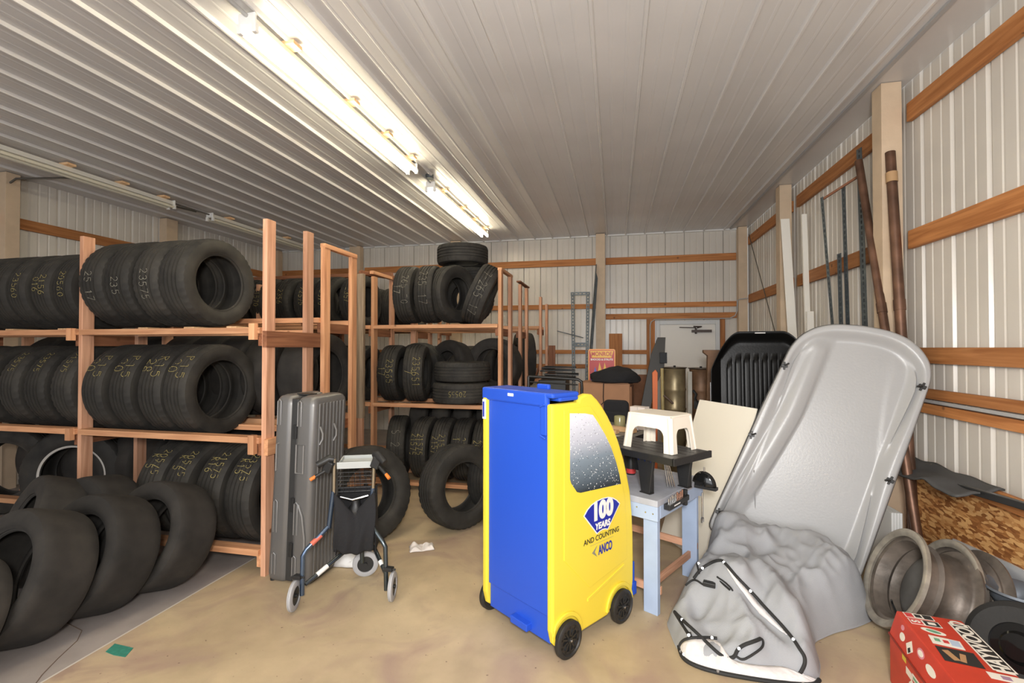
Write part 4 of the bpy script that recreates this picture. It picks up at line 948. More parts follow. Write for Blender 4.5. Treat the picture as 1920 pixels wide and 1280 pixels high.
# ------------------------------------------------------------------ big white board
PW=plain('cream_board',(.93,.88,.76),.5)
def slab(name,pts,thick,mat,label,cat,bev=.002,**k):
    P=[Vector(p) for p in pts]; n=(P[1]-P[0]).cross(P[2]-P[0]).normalized()*thick
    b=MB(); A=[b.bm.verts.new(p) for p in P]; B=[b.bm.verts.new(p+n) for p in P]
    b.bm.faces.new(A); b.bm.faces.new(B[::-1])
    for i in range(len(P)): b.bm.faces.new((A[i],B[i],B[(i+1)%len(P)],A[(i+1)%len(P)]))
    return tag(b.build(name,mat,bev=bev),label,cat)
_a=Vector((.388,4.42,.004)); _e=Vector((.48,-.88,0))*.69; _u=Vector((.39,.29,1.19))
slab('leaning_sheet',[_a,_a+_e,_a+_e+_u,_a+_u],-.012,PW,'large cream board leaning behind the workbench','board')
# ------------------------------------------------------------------ black ribbed bed liner
def liner():
    o0=Vector((1.0,5.35,.0)); m=Matrix.Translation((1.02,5.45,0))@Matrix.Rotation(R(-8),4,'Z')@Matrix.Rotation(R(-6),4,'X')
    t=thing('bed_liner','tall black ribbed plastic liner with an arched top, behind the grey carrier','liner',mat=m)
    Wd=1.0; Hh=1.86
    def top(x):
        u=x/Wd
        return Hh-.42*max(0,(.30-u)/.30)**1.9-.42*max(0,(u-.70)/.30)**1.9
    def f(u,v):
        x=Wd*u; z=top(x)*v; e=min(x,Wd-x,(top(x)-z))
        y=-.09*(1-min(1,max(0,e)/.10)) 
        if v>.0:
            rib=0
            if .15<x<.85 and z<top(x)-.26 : 
                q=((x-.15)/.70*8)%1; rib=.022*(1 if .25<q<.75 else 0)*min(1,(top(x)-.26-z)/.05)
            y-=rib
        return Vector((x,y,z))
    b=MB(); b.grid(f,130,60); o=b.build('liner_body',plain('gloss_black_liner',(.006,.006,.006),.34,bump=.12,spec=.22),t,smooth=True,sharp=40); s=o.modifiers.new('s','SOLIDIFY'); s.thickness=.006
    b=MB(); b.tube([(-.004,-.092,.1),(-.004,-.092,1.3)],.005,6); b.build('edge_trim',STEEL,t)
    b=MB(); b.box((.44,-.10,1.835),(.54,-.08,1.845)); b.build('top_mark',WHITE,t)
liner()
# ------------------------------------------------------------------ grey rooftop carrier
def carrier():
    O=Vector((.818,3.848,.278)); X=Vector((.9112,-.2722,-.3093)); Y=Vector((.3486,.1085,.931)); N=X.cross(Y)
    t=thing('rooftop_carrier','large pale grey rooftop cargo carrier shell leaning toward the right wall','cargo carrier',mat=frame(O,X,Y,N))
    C=plain('carrier_grey',(.37,.372,.375),.33,noise_amt=.03,nscale=3,bump=.12,bscale=60)
    out=[(-.125,-.02),(-.118,.151),(-.088,.556),(-.063,.962),(-.03,1.329),(-.017,1.509),(.022,1.62),(.098,1.712),(.205,1.772),(.382,1.812),(.541,1.822),(.658,1.80),(.749,1.745),(.82,1.667),(.851,1.56),(.852,1.421),(.850,1.048),(.848,.701),(.846,.392),(.842,.10),(.80,.02),(.70,-.02),(.3,-.04),(-.05,-.05)]
    # resample
    P=[Vector(p) for p in out]; n=len(P); seg=[(P[(i+1)%n]-P[i]).length for i in range(n)]; tot=sum(seg); K=200; rs=[]
    for k in range(K):
        s=tot*k/K; i=0
        while s>seg[i]: s-=seg[i]; i+=1
        rs.append(P[i].lerp(P[(i+1)%n],s/seg[i]))
    for _ in range(3): rs=[(rs[i-1]+rs[i]*2+rs[(i+1)%K])/4 for i in range(K)]
    c=Vector((.37,.85))
    rid=[(.24,1.80),(.232,1.66),(.232,1.527),(.224,1.288),(.213,1.028),(.17,.755),(.116,.455),(.06,.20),(.03,.0)]
    rid2=[(.05,1.62),(.076,1.50),(.120,1.253),(.10,.983),(.075,.675),(.03,.315),(-.02,.0)]
    def xr(R_,y):
        return sum(xr0(R_,y+k_*.03) for k_ in (-2,-1,0,1,2))/5
    def xr0(R_,y):
        for a,b_ in zip(R_[:-1],R_[1:]):
            if b_[1]<=y<=a[1]: q=(y-a[1])/(b_[1]-a[1]); return a[0]+(b_[0]-a[0])*q
        return R_[0][0] if y>R_[0][1] else R_[-1][0]
    sm=lambda x:0 if x<0 else (1 if x>1 else x*x*(3-2*x))
    def hgt(p,dist):
        # lip, flange, then recess
        h=-.012+.012*sm(dist/.012)
        h-=.050*sm((dist-.040)/.09)
        if dist>.035:
            k=sm((dist-.06)/.05)*sm((1.70-p.y)/.15)
            xa=xr(rid,p.y); xb=xr(rid2,p.y)
            wing=1-sm((p.x-xa)/.024+.5)
            q=max(0,min(1,(xa-p.x)/.17))
            h+=k*wing*sm((p.y-.02)/.5)*(.016+.030*math.sin(PI*min(1,q*1.05)))
            xl=.60+.20*sm((1.75-p.y)/1.6)
            h+=k*.003*sm((p.x-xl)/.04)
        return h
    rings=[0,.006,.012,.02,.03,.04,.05,.06,.07,.08,.09,.10]
    b=MB(); rows=[]
    M_=70
    for j in range(M_):
        row=[]
        for p in rs:
            d=(p-c).length; 
            dist=rings[j] if j<len(rings) else rings[-1]+(d-rings[-1]-.004)*((j-len(rings)+1)/(M_-len(rings)))
            dist=min(dist,d-.003)
            q=p+(c-p).normalized()*dist
            # true-ish distance to edge
            de=segdist(q,rs[::2]) if j>=len(rings) else dist
            row.append(b.bm.verts.new(Vector((q.x,q.y,hgt(q,de)))))
        rows.append(row)
    for a,e in zip(rows[:-1],rows[1:]):
        for k in range(K): b.bm.faces.new((a[k],a[(k+1)%K],e[(k+1)%K],e[k]))
    b.bm.faces.new(rows[-1])
    # outer skirt going back
    sk=[b.bm.verts.new(Vector((p.x,p.y,-.035))) for p in rs]
    for k in range(K): b.bm.faces.new((sk[k],sk[(k+1)%K],rows[0][(k+1)%K],rows[0][k]))
    o=b.build('shell',C,t,smooth=True,sharp=60); s=o.modifiers.new('s','SOLIDIFY'); s.thickness=.005; s.offset=-1
    b=MB(); b.tube([Vector((p.x+ (p-c).normalized().x*.003,p.y+(p-c).normalized().y*.003,-.036)) for p in rs],.005,8,closed=True); b.build('edge_seal',plain('dark_seal',(.05,.05,.05),.5),t,smooth=True)
    for x,y,a in ((-.012,1.352,15),(-.062,.763,10),(-.092,.12,10),(.812,1.486,170),(.815,.801,170),(.805,.11,170)):
        m=Matrix.Translation((x,y,.004))@Matrix.Rotation(R(a),4,'Z')
        b=MB(); b.box((-.022,-.012,-.004),(.022,.012,.016),m); b.box((-.007,-.030,.0),(.007,.030,.012),m); b.tube([m@Vector((.0,.0,.016)),m@Vector((.03,.018,.03))],.007,8); b.build('latch_hook',BLACK,t,bev=.004)
    b=MB(); b.box((.385,.345,-.0745),(.410,.385,-.0735)); b.build('small_sticker',WHITE,t)
    b=MB(); b.tube([(.035,.518,-.0),(.06,.45,-.03),(.135,.24,-.055)],.004,6); b.build('thin_strap',plain('grey_strap',(.3,.3,.3),.6),t)
carrier()

# ------------------------------------------------------------------ grey canvas heap with black trimmed edges
def canvas():
    t=thing('canvas_cover','crumpled grey canvas cover with black zipper edging heaped on the floor','canvas cover',(.95,3.1,0))
    foot=[(.30,3.02),(.325,2.80),(.36,2.68),(.50,2.63),(.70,2.62),(.90,2.63),(1.0,2.66),(1.06,2.80),(1.10,3.0),(1.25,3.12),(1.42,3.22),(1.55,3.32),(1.60,3.52),(1.50,3.72),(1.25,3.84),(1.0,3.90),(.84,3.92),(.66,3.86),(.61,3.60),(.43,3.30)]
    P=[Vector(p) for p in foot]; n=len(P); seg=[(P[(i+1)%n]-P[i]).length for i in range(n)]; tot=sum(seg); K=180; rs=[]
    for k in range(K):
        s=tot*k/K; i=0
        while s>seg[i]: s-=seg[i]; i+=1
        rs.append(P[i].lerp(P[(i+1)%n],s/seg[i]))
    for _ in range(3): rs=[(rs[i-1]+rs[i]*2+rs[(i+1)%K])/4 for i in range(K)]
    c=Vector((.98,3.22))
    sm=lambda x:0 if x<0 else (1 if x>1 else x*x*(3-2*x))
    def H_(x,y):
        base=.13+.15*sm((y-2.75)/.55)+.08*sm((y-3.3)/.4)
        base+=.035*math.sin((x*1.3+y)*5)+.05*sm(1-abs(x*.75+y-3.62)/.16)+.10*sm(1-((x-.74)**2+(y-3.66)**2)**.5/.34)
        v=Vector((x*3.0,y*2.2,1.7)); w_=noise.noise(v)
        f=1-abs(w_)*2.4; f2=1-abs(noise.noise(Vector((x*7+y*3,y*5-x*2,4.1+w_))))*2.4; f3=1-abs(noise.noise(Vector((x*11-y*9,y*4,7.7+w_*2))))*2.4
        return base+.055*f+.028*f2+.012*f3
    def pt(x,y,de): 
        h=H_(x,y)*(1-(1-min(1,de/.20))**3.0)
        return Vector((x+.018*noise.noise(Vector((x*6,y*6,9)))*min(1,de/.1),y,max(.004,h)))
    b=MB(); rows=[]; Mr=48
    for j in range(Mr):
        row=[]
        for p in rs:
            d=(p-c).length; f=(j/(Mr-1))**1.35; q=p.lerp(c,f*.995)
            de=segdist(q,rs[::3]) if j>0 else 0
            row.append(b.bm.verts.new(pt(q.x,q.y,de)))
        rows.append(row)
    for a,e in zip(rows[:-1],rows[1:]):
        for k in range(K): b.bm.faces.new((a[k],a[(k+1)%K],e[(k+1)%K],e[k]))
    b.bm.faces.new(rows[-1])
    o=b.build('canvas_body',GREYC,t,world=True,smooth=True,sharp=75)
    def surf(x,y,dz=.006):
        q=Vector((x,y)); de=segdist(q,rs[::3]); return pt(x,y,de)+Vector((0,0,dz))
    EDG=plain('black_edging',(.02,.02,.02),.7)
    def edge(pts,r=.010,snaps=True):
        # catmull samples on the surface
        Q=[Vector(p) for p in pts]; S_=[]
        for i in range(len(Q)-1):
            p0=Q[max(i-1,0)];p1=Q[i];p2=Q[i+1];p3=Q[min(i+2,len(Q)-1)]
            for k in range(8):
                u=k/8; S_.append(.5*((2*p1)+(-p0+p2)*u+(2*p0-5*p1+4*p2-p3)*u*u+(-p0+3*p1-3*p2+p3)*u**3))
        S_.append(Q[-1])
        pp=[surf(p.x,p.y,.012) if len(p)==2 else p for p in S_]
        b=MB(); b.tube(pp,r,8); o=b.build('black_edging',EDG,t,world=True,smooth=True)
        if snaps:
            for k in range(6,len(pp),11):
                b=MB(); b.lathe([(0,0),(0,.008),(.004,.006),(.005,0)],12,Matrix.Translation(pp[k]+Vector((0,-r*.6,r*.6)))@Matrix.Rotation(-PI/2-.6,4,'Y'),closed=False); b.build('snap_fastener',STEEL,o,world=True,smooth=True) if False else b.bm.free()
    from mathutils.bvhtree import BVHTree
    me=o.data; MM=MW[t]; bvh=BVHTree.FromPolygons([MM@v.co for v in me.vertices],[p.vertices[:] for p in me.polygons])
    Fw=Vector((-math.sin(YAW)*math.cos(PITCH),math.cos(YAW)*math.cos(PITCH),math.sin(PITCH))); Rt=Vector((math.cos(YAW),math.sin(YAW),0)); Up=Rt.cross(Fw)
    def lay(px,py,lift=.006):
        """point of the cloth seen at this place in the photograph"""
        d=(Fw+Rt*(px-960)/880.+Up*(640-py)/880.).normalized(); hit,nn,_,_=bvh.ray_cast(Vector((0,0,1.68)),d)
        if hit is None:
            hit,nn,_,_=bvh.find_nearest(Vector((0,0,1.68))+d*3.0)
        if nn.dot(d)>0: nn=-nn
        return hit+nn*lift
    def curve(pts,n=10):
        Q=[Vector(p) for p in pts]; out=[]
        for i in range(len(Q)-1):
            p0=Q[max(i-1,0)];p1=Q[i];p2=Q[i+1];p3=Q[min(i+2,len(Q)-1)]
            for k in range(n):
                u=k/n; out.append(.5*((2*p1)+(-p0+p2)*u+(2*p0-5*p1+4*p2-p3)*u*u+(-p0+3*p1-3*p2+p3)*u**3))
        out.append(Q[-1]); return out
    def pedge(pts,r=.008,snaps=()):
        C_=curve(pts); P3=[lay(p.x,p.y) for p in C_]
        for _ in range(2): P3=[P3[0]]+[(P3[k-1]+P3[k]*2+P3[k+1])/4 for k in range(1,len(P3)-1)]+[P3[-1]]
        b=MB(); b.tube(P3,r,8); b.build('black_edging',EDG,t,world=True,smooth=True)
        for q in snaps:
            p=P3[int(q*(len(P3)-1))]; d=(Vector((0,0,1.68))-p).normalized()
            b=MB(); b.tube([p+d*r*.6,p+d*(r+.005)],.007,10); b.build('snap_fastener',STEEL,t,world=True)
    pedge([(1302,1085),(1318,1066),(1345,1052),(1360,1056),(1385,1085),(1430,1133),(1475,1182),(1503,1222),(1508,1242),(1499,1262)],.009,(.12,.33,.5,.72))
    pedge([(1250,1120),(1262,1142),(1290,1172),(1330,1210),(1355,1230),(1375,1232),(1388,1214),(1424,1197)],.009,(.05,.25,.85))
    pedge([(1345,1198),(1315,1196),(1285,1200),(1276,1216),(1290,1232)],.008,(.1,.9))
    pedge([(1388,1214),(1424,1197),(1428,1212),(1408,1228),(1392,1236),(1380,1230)],.006)
    pedge([(1287,1098),(1302,1088),(1318,1096)],.006); pedge([(1345,1082),(1362,1094),(1374,1108)],.005)
    pedge([(1305,1042),(1308,1058),(1312,1076)],.006,(.4,))
    pedge([(1250,1112),(1262,1118),(1270,1112)],.012)
    p=lay(1332,1096,.012); b=MB(); b.box((-.035,-.02,-.012),(.035,.02,.014),Matrix.Translation(p)@Matrix.Rotation(-.3,4,'Z')); b.build('plastic_buckle',BLACK,t,world=True,bev=.004)
    # pale lining showing along the lower front, bordered by black edging on the floor
    lo=curve([(.345,2.80),(.352,2.70),(.40,2.645),(.50,2.612),(.65,2.598),(.82,2.598),(.95,2.615),(1.0,2.66)],12)
    up_=curve([(1276,1216),(1284,1203),(1310,1199),(1345,1204),(1375,1236),(1420,1246),(1470,1250),(1498,1262)],12)
    n_=len(lo); rows=[]
    b=MB()
    for k in range(n_):
        A_=Vector((lo[k].x,lo[k].y,.010)); B_=lay(up_[k].x,up_[k].y,.006)
        rows.append([b.bm.verts.new(A_.lerp(B_,q/6)+Vector((-.1,-.6,.5)).normalized()*(.012*math.sin(PI*q/6)*(1+.8*noise.noise(Vector((k*.35,q,3)))))) for q in range(7)])
    for a_,c_ in zip(rows[:-1],rows[1:]):
        for q in range(6): b.bm.faces.new((a_[q],c_[q],c_[q+1],a_[q+1]))
    o2=b.build('lining_lip',LINING,t,world=True,smooth=True); s2=o2.modifiers.new('s','SOLIDIFY'); s2.thickness=.003
    b=MB(); b.tube([Vector((p.x,p.y,.011)) for p in lo],.011,8); b.build('black_edging',EDG,t,world=True,smooth=True)
    for q in (.1,.45,.8):
        p=lo[int(q*(n_-1))]; p=Vector((p.x,p.y-.008,.020)); b=MB(); b.tube([p,p+Vector((0,-.003,.004))],.007,10); b.build('snap_fastener',STEEL,t,world=True)
    # turned-back strip of lining beside the long zipper
    a1=curve([(1366,1064),(1400,1105),(1440,1150),(1478,1190)],8); a2=curve([(1364,1066),(1388,1106),(1425,1152),(1476,1192)],8)
    b=MB(); b1=[b.bm.verts.new(lay(p.x,p.y,.005)) for p in a1]; b2=[b.bm.verts.new(lay(p.x,p.y,.010)) for p in a2]
    for k in range(len(b1)-1): b.bm.faces.new((b1[k],b1[k+1],b2[k+1],b2[k]))
    o2=b.build('turned_flap',LINING,t,world=True,smooth=True); s2=o2.modifiers.new('s','SOLIDIFY'); s2.thickness=.002
canvas()

# ------------------------------------------------------------------ big steel wheels
RIM=plain('weathered_rim_steel',(.20,.17,.145),.5,metal=.45,noise_amt=.55,nscale=7,bump=.4,bscale=30)
RIMD=plain('inner_rim_dark',(.13,.13,.13),.6,metal=.3,noise_amt=.4,nscale=6)
RIML=plain('rim_lip',(.36,.33,.28),.5,metal=.4,noise_amt=.35,nscale=12)
def rim_(c,ax,Rr,w,label,mats=(RIM,RIML),group=None):
    ax=Vector(ax).normalized(); u=Vector((0,0,1)); v=ax.cross(u).normalized(); u=v.cross(ax)
    t=thing('truck_rim',label,'wheel rim',mat=frame(c,ax,v,u),group=group)
    # local x = from open face inward
    b=MB(); b.lathe([(0.015,Rr-.004),(.03,Rr-.045),(.05,Rr-.055),(w*.34,Rr-.060),(w*.40,Rr-.042),(w*.46,Rr-.060),(w*.62,Rr-.068),(w*.75,Rr-.055),(w*.80,Rr-.045),(w*.90,Rr-.050),(w*.95,Rr-.040),(w,Rr-.005),(w+.012,Rr-.008),(w+.004,Rr-.03),(w*.9,Rr-.068),(w*.62,Rr-.085),(w*.42,Rr-.06),(w*.34,Rr-.078),(.05,Rr-.07),(.02,Rr-.06)],72); b.build('barrel',mats[0],t,smooth=True,sharp=50)
    b=MB(); b.lathe([(-.008,Rr-.028),(-.014,Rr-.012),(-.006,Rr+.002),(.012,Rr+.002),(.018,Rr-.012),(.016,Rr-.035),(.0,Rr-.042)],72); b.build('open_lip',mats[1],t,smooth=True,sharp=60)
    b=MB(); b.lathe([(w*.66,Rr-.078),(w*.56,Rr-.10),(w*.48,Rr-.14),(w*.46,.0),(w*.50,.0),(w*.52,Rr-.13),(w*.70,Rr-.082)],60,closed=True); b.build('disc',RIMD,t,smooth=True)
    b=MB(); b.tube([(w*.38,0,-(Rr-.09)),(w*.2,.0,-(Rr-.14)),(w*.12,.02,-(Rr-.16))],.006,8); b.build('valve_stem',BLACK,t)
    return t
rim_((1.60,3.20,.335),(.92,-.08,-.38),.29,.26,'big rusty steel truck wheel, open pale-lipped side facing left')
rim_((1.88,3.24,.285),(.94,.0,-.28),.27,.15,'second rusty truck wheel nested behind the pale-lipped one')
t=rim_((2.05,3.00,.155),(.05,-.03,1),.150,.25,'small blue-grey steel wheel standing flat by the wall',(plain('blue_grey_rim',(.16,.18,.21),.5,metal=.4,noise_amt=.3,nscale=8),plain('pale_rim_edge',(.38,.33,.28),.5,metal=.3,noise_amt=.3)))
b=MB(); b.box((1.93,2.88,0),(2.19,3.12,.135)); tag(b.build('plastic_crate',BLACK,bev=.01),'black plastic crate under the small blue-grey wheel','crate')
# black wheel, bottom right corner
def black_wheel():
    ax=Vector((-.75,-.60,.42)).normalized(); u=Vector((0,0,1)); v=ax.cross(u).normalized(); u=v.cross(ax)
    t=thing('rubber_roller','black rubber wheel with a glossy hub, bottom right corner','wheel',mat=frame((1.93,2.78,.215),ax,v,u))
    b=MB(); b.lathe([(-.04,.11),(-.045,.18),(-.03,.205),(.0,.212),(.03,.205),(.045,.18),(.04,.11)],64); b.build('tyre',plain('dark_wheel_rubber',(.018,.018,.018),.65,bump=.3),t,smooth=True)
    b=MB(); b.lathe([(-.03,0),(-.03,.115),(.03,.115),(.03,.075),(.06,.06),(.062,0)],48,closed=False); b.build('hub',plain('gloss_black',(.01,.01,.01),.08),t,smooth=True)
black_wheel()

# ------------------------------------------------------------------ red sticker-covered toolbox
def toolbox():
    RED=plain('red_enamel',(.55,.045,.02),.45,noise_amt=.15,nscale=9)
    # corners from the photo: far-left top, far-right top, near-left
    A=Vector((1.38,2.74,.36)); Bv=Vector((1.636,2.705,.36)); L_=.62
    x=(Bv-A).normalized(); y=Vector((-.255,-.967,0)).normalized()
    y=(y-x*y.dot(x)).normalized(); z=Vector((0,0,1))
    m=frame(A,x,-y,z)
    t=thing('toolbox','red metal toolbox covered with stickers, bottom right corner','toolbox',mat=m@Matrix.Translation((0,0,-.36)))
    w=.258
    b=MB(); b.prism([(-.03,0),(w+.03,0),(w+.03,.25),(w,.36),(0,.36),(-.03,.25)],-L_*0,L_,frame((0,0,0),(1,0,0),(0,0,1),(0,-1,0))); b.build('box_body',RED,t,bev=.006)
    b=MB(); b.box((-.034,-L_,.235),(w+.034,0.004,.245)); b.build('lid_seam',plain('dark_red_seam',(.25,.02,.01),.5),t)
    Z=.3612
    def st(nm,x0,y0,x1,y1,col,rot=0,dz=0,pts=None,parent=None):
        cx,cy=(x0+x1)/2,(y0+y1)/2; mm=Matrix.Translation((cx,cy,Z+dz))@Matrix.Rotation(R(rot),4,'Z'); hx,hy=abs(x1-x0)/2,abs(y1-y0)/2
        pts=pts or [(-hx,-hy),(hx,-hy),(hx,hy),(-hx,hy)]
        b=MB(); b.prism(pts,0,.0008,mm); return b.build(nm,col,parent or t)
    CR_=plain('cream_sticker',(.80,.76,.68),.5); BK=plain('black_print',(.02,.02,.02),.5); RD=plain('red_print',(.6,.05,.05),.4); PK=plain('pink_print',(.65,.25,.30),.5); BL_=plain('pale_blue_print',(.45,.55,.70),.5); YE=plain('yellow_print',(.65,.50,.05),.5); GR=plain('green_print',(.15,.35,.22),.5)
    # long name strip, reading towards the camera's far end
    st('name_sticker',.185,-.40,.265,-.045,CR_); st('name_sticker_inner',.192,-.392,.258,-.053,BK,dz=.0008)
    tm=Matrix.Translation((.226,-.222,Z+.0018))@Matrix.Rotation(R(90),4,'Z'); text('name_lettering','HAYWOOD',.082,CR_,t,tm,.0022,.0003,.1,.88)
    st('logo_sticker',.02,-.055,.135,-.01,CR_); st('logo_print',.024,-.051,.055,-.014,RD,dz=.0008); st('logo_print',.095,-.051,.131,-.014,BK,dz=.0008)
    text('sticker_lettering','MAC',.026,BK,t,Matrix.Translation((.076,-.033,Z+.0018))@Matrix.Rotation(R(90),4,'Z'),.001,.0003) if False else st('logo_print',.062,-.046,.088,-.018,BK,dz=.0008)
    st('s_sticker',.02,-.115,.14,-.065,CR_); st('s_sticker_red',.024,-.111,.07,-.069,RD,dz=.0008); st('s_sticker_black',.078,-.111,.136,-.069,BK,dz=.0008)
    text('s_lettering','S',.045,CR_,t,Matrix.Translation((.047,-.090,Z+.0018))@Matrix.Rotation(R(90),4,'Z'),.002,.0003); st('s_sticker_bar',.092,-.100,.122,-.080,CR_,dz=.0017)
    ov=[(.045*math.cos(R(a)),.02*math.sin(R(a))) for a in range(0,360,20)]
    st('oval_sticker',.04,-.18,.13,-.14,CR_,-20,0,ov); st('oval_print',.055,-.175,.115,-.148,GR,-20,.0008,[(p[0]*.6,p[1]*.6) for p in ov])
    st('picture_sticker',.045,-.275,.155,-.205,CR_,-8); st('picture_blue',.115,-.265,.148,-.215,BL_,-8,.0008); st('picture_red',.09,-.25,.11,-.225,RD,-8,.0008); st('picture_green',.06,-.245,.08,-.22,GR,-8,.0008)
    st('photo_sticker',.035,-.40,.165,-.29,BK,-5); st('photo_shapes',.06,-.38,.085,-.31,plain('tan_print',(.45,.25,.12),.5),12,.0008); st('photo_shapes',.10,-.385,.12,-.32,plain('tan_print',(.45,.25,.12),.5),-20,.0008)
    st('cream_sticker',.15,-.47,.27,-.425,CR_,-4); st('cream_print',.19,-.46,.22,-.435,plain('mauve_print',(.35,.22,.32),.5),-4,.0008)
    # left flank stickers on the sloping side
    d=Vector((-.03,0,-.11)).normalized(); nn=Vector((-.11,0,.03)).normalized(); fm=frame((0,0,.36),(0,-1,0),d,nn)
    def sf(nm,u,v,pts,col,dz=0,face=0):
        if face==0: mm=fm@Matrix.Translation((u,v,.0005+dz))
        else: mm=frame((-.0305-dz,0,.25),(0,-1,0),(0,0,-1),(-1,0,0))@Matrix.Translation((u,v,0))
        b=MB(); b.prism(pts,0,.0008,mm); b.build(nm,col,t)
    e=lambda a,c:[(a*math.cos(R(k)),c*math.sin(R(k))) for k in range(0,360,20)]
    dm=lambda a,c:[(a,0),(0,c),(-a,0),(0,-c)]
    q=lambda a,c:[(-a,-c),(a,-c),(a,c),(-a,c)]
    sf('oval_sticker',.12,.07,e(.025,.018),CR_); sf('pink_oval',.10,.035,e(.016,.012),PK); sf('diamond_sticker',.20,.075,dm(.035,.033),CR_); sf('diamond_print',.205,.085,dm(.015,.014),BK,.0008)
    sf('yellow_sticker',.17,.03,q(.02,.014),YE,0,1); sf('pale_sticker',.22,.07,q(.03,.016),CR_,0,1); sf('long_sticker',.30,.06,q(.045,.014),CR_,0,1); sf('long_print',.30,.06,q(.035,.006),GR,.0008,1)
    sf('pink_round',.29,.045,e(.032,.020),PK); sf('pink_round_inner',.29,.045,e(.022,.012),CR_,.0008); sf('cream_oval',.39,.06,e(.042,.018),CR_)
    sf('diamond_sticker',.25,.11,dm(.03,.03),CR_,0,1)
    b=MB(); b.tube([(.10,.012,.17),(.10,.03,.16),(.17,.03,.16),(.17,.012,.17)],.006,8); b.build('end_handle',STEEL,t)
toolbox()

# ------------------------------------------------------------------ pipes, trims, slotted angles on the right wall
def leaner(name,label,cat,p0,p1,r,mat,grp=None,band=None):
    p0=Vector(p0);p1=Vector(p1)
    t=thing(name,label,cat,p0,group=grp)
    b=MB(); b.tube([p0,p1],r,24); b.build('pipe_body',mat,t,world=True,smooth=True)
    d=(p1-p0).normalized()
    b=MB(); b.tube([p1-d*.004,p1+d*.001],r*.72,20); b.build('pipe_bore',BLACK,t,world=True)
    for q in (band or []):
        a=p0.lerp(p1,q); b=MB(); b.tube([a-d*.04,a+d*.04],r*1.12,24); b.build('coupling',plain('tan_band',(.45,.28,.14),.6) if q>.9 else mat,t,world=True,smooth=True)
leaner('steel_pipe','rusty steel pipe leaning on the post, the left one of two','pipe',(2.0,3.62,.03),(2.07,4.60,3.30),.030,RUST,None,[.6])
leaner('steel_pipe','rusty steel pipe with a tan band near its top, the right one of two','pipe',(2.04,3.80,.03),(2.11,4.205,3.21),.034,RUST,None,[.62,.935])
def angle_iron(name,label,p0,p1,w=.04,cat='slotted angle',grp=None,face=(-1,-.3,0)):
    p0=Vector(p0);p1=Vector(p1); d=(p1-p0); L=d.length; d.normalize(); f=Vector(face); f=(f-d*f.dot(d)).normalized(); s=d.cross(f)
    t=thing(name,label,cat,p0,group=grp)
    m=frame(p0,s,f,d)
    b=MB()
    # web with slots: ladder of cells
    n=int(L/.05)
    b.box((0,-.0015,0),(w*.36,.0015,L),m); b.box((w*.64,-.0015,0),(w,.0015,L),m)
    for i in range(n+1): b.box((w*.36,-.0015,i*L/n-.011 if i else 0),(w*.64,.0015,min(L,i*L/n+.011)),m)
    b.box((-.0015,-w*.8,0),(.0015,0,L),m)
    b.build('slotted_web',GALV,t,world=True); return t
G='slotted steel angles leaning on the right wall'
angle_iron('slotted_angle','short slotted steel angle, leftmost against the right wall',(2.03,4.75,.0),(1.905,4.95,3.10),.035,grp=G)
angle_iron('slotted_angle','slotted steel angle in the middle of the bunch by the tan post',(2.04,4.70,.0),(2.07,4.92,3.17),.045,grp=G)
angle_iron('slotted_angle','slotted steel angle behind the middle one, its lower half showing',(1.98,4.70,.0),(2.02,4.90,2.55),.05,grp=G)
angle_iron('slotted_angle','tallest slotted steel angle touching the tan post',(2.13,4.62,.0),(2.165,4.85,3.49),.06,grp=G)
GT=plain('white_vinyl',(.86,.83,.76),.4)
b=MB(); m=frame((2.10,6.15,0),(1,0,0),(0,1,0),(-.03,.06,1)); b.prism([(0,0),(.10,0),(.10,.01),(.07,.05),(.03,.05),(0,.01)],0,3.27,m); tag(b.build('gutter_trim',GT,bev=.003),'long white trim piece leaning on the tan post, the wider left one','trim piece')
b=MB(); m=frame((2.19,6.0,0),(1,0,0),(0,1,0),(-.005,.05,1)); b.box((0,0,0),(.055,.04,3.27),m); tag(b.build('gutter_trim',GT,bev=.003),'long white trim piece leaning on the wall, the narrower right one','trim piece')
b=MB(); m=frame((2.16,5.93,0),(1,0,0),(0,1,0),(.0,.03,1)); b.box((0,0,0),(.07,.04,2.1),m); tag(b.build('gutter_trim',GT,bev=.003),'short white trim piece standing in front of the narrower long one','trim piece')
# bundle of thin strips between the angles
tag(board('wood_strip',(1.93,4.98,3.09),(2.17,4.80,3.24),.02,.02,WOOD_BROWN),'thin wood strip lying across the tops of the slotted angles','wood strip')
# white stacked panels behind the carrier's lower right edge
t=thing('panel_stack','stack of narrow white panels behind the right edge of the carrier','panels',(2.0,3.9,0))
for k in range(4):
    b=MB(); b.box((1.93+.018*k,3.88-.0*k,.0),(1.945+.018*k,4.22,.50+.0*k)); b.build('panel',WHITE,t,world=True,bev=.002)
# black mat and bar on the ledge
def f(u,v):
    x=1.98+.24*v; y=4.15-.85*u
    return Vector((x,y,.845-.05*(1-v)*abs(math.sin(u*5))-.03*math.sin(u*3)*(1-v)+.02*noise.noise(Vector((u*5,v*4,1)))))
b=MB(); b.grid(f,24,10); o=b.build('rubber_mat',plain('dark_grey_rubber',(.07,.07,.07),.7),smooth=True); q=o.modifiers.new('s','SOLIDIFY'); q.thickness=.012; tag(o,'dark grey rubber mat sagging over the ledge on the right wall','mat')
b=MB(); b.box((0,-.02,-.02),(1.3,.02,.02),frame((2.10,3.62,.80),(.05,-.94,.06),(.94,.05,0),(0,0,1))); tag(b.build('black_bar',BLACKM,bev=.004),'black square bar lying along the ledge on the right wall','bar')
b=MB(); b.tube([(2.22,8.60,3.6),(2.22,7.6,2.3),(2.21,6.9,1.4)],.006,6); tag(b.build('hanging_wire',DK),'thin dark wire crossing the far right wall panel','wire')

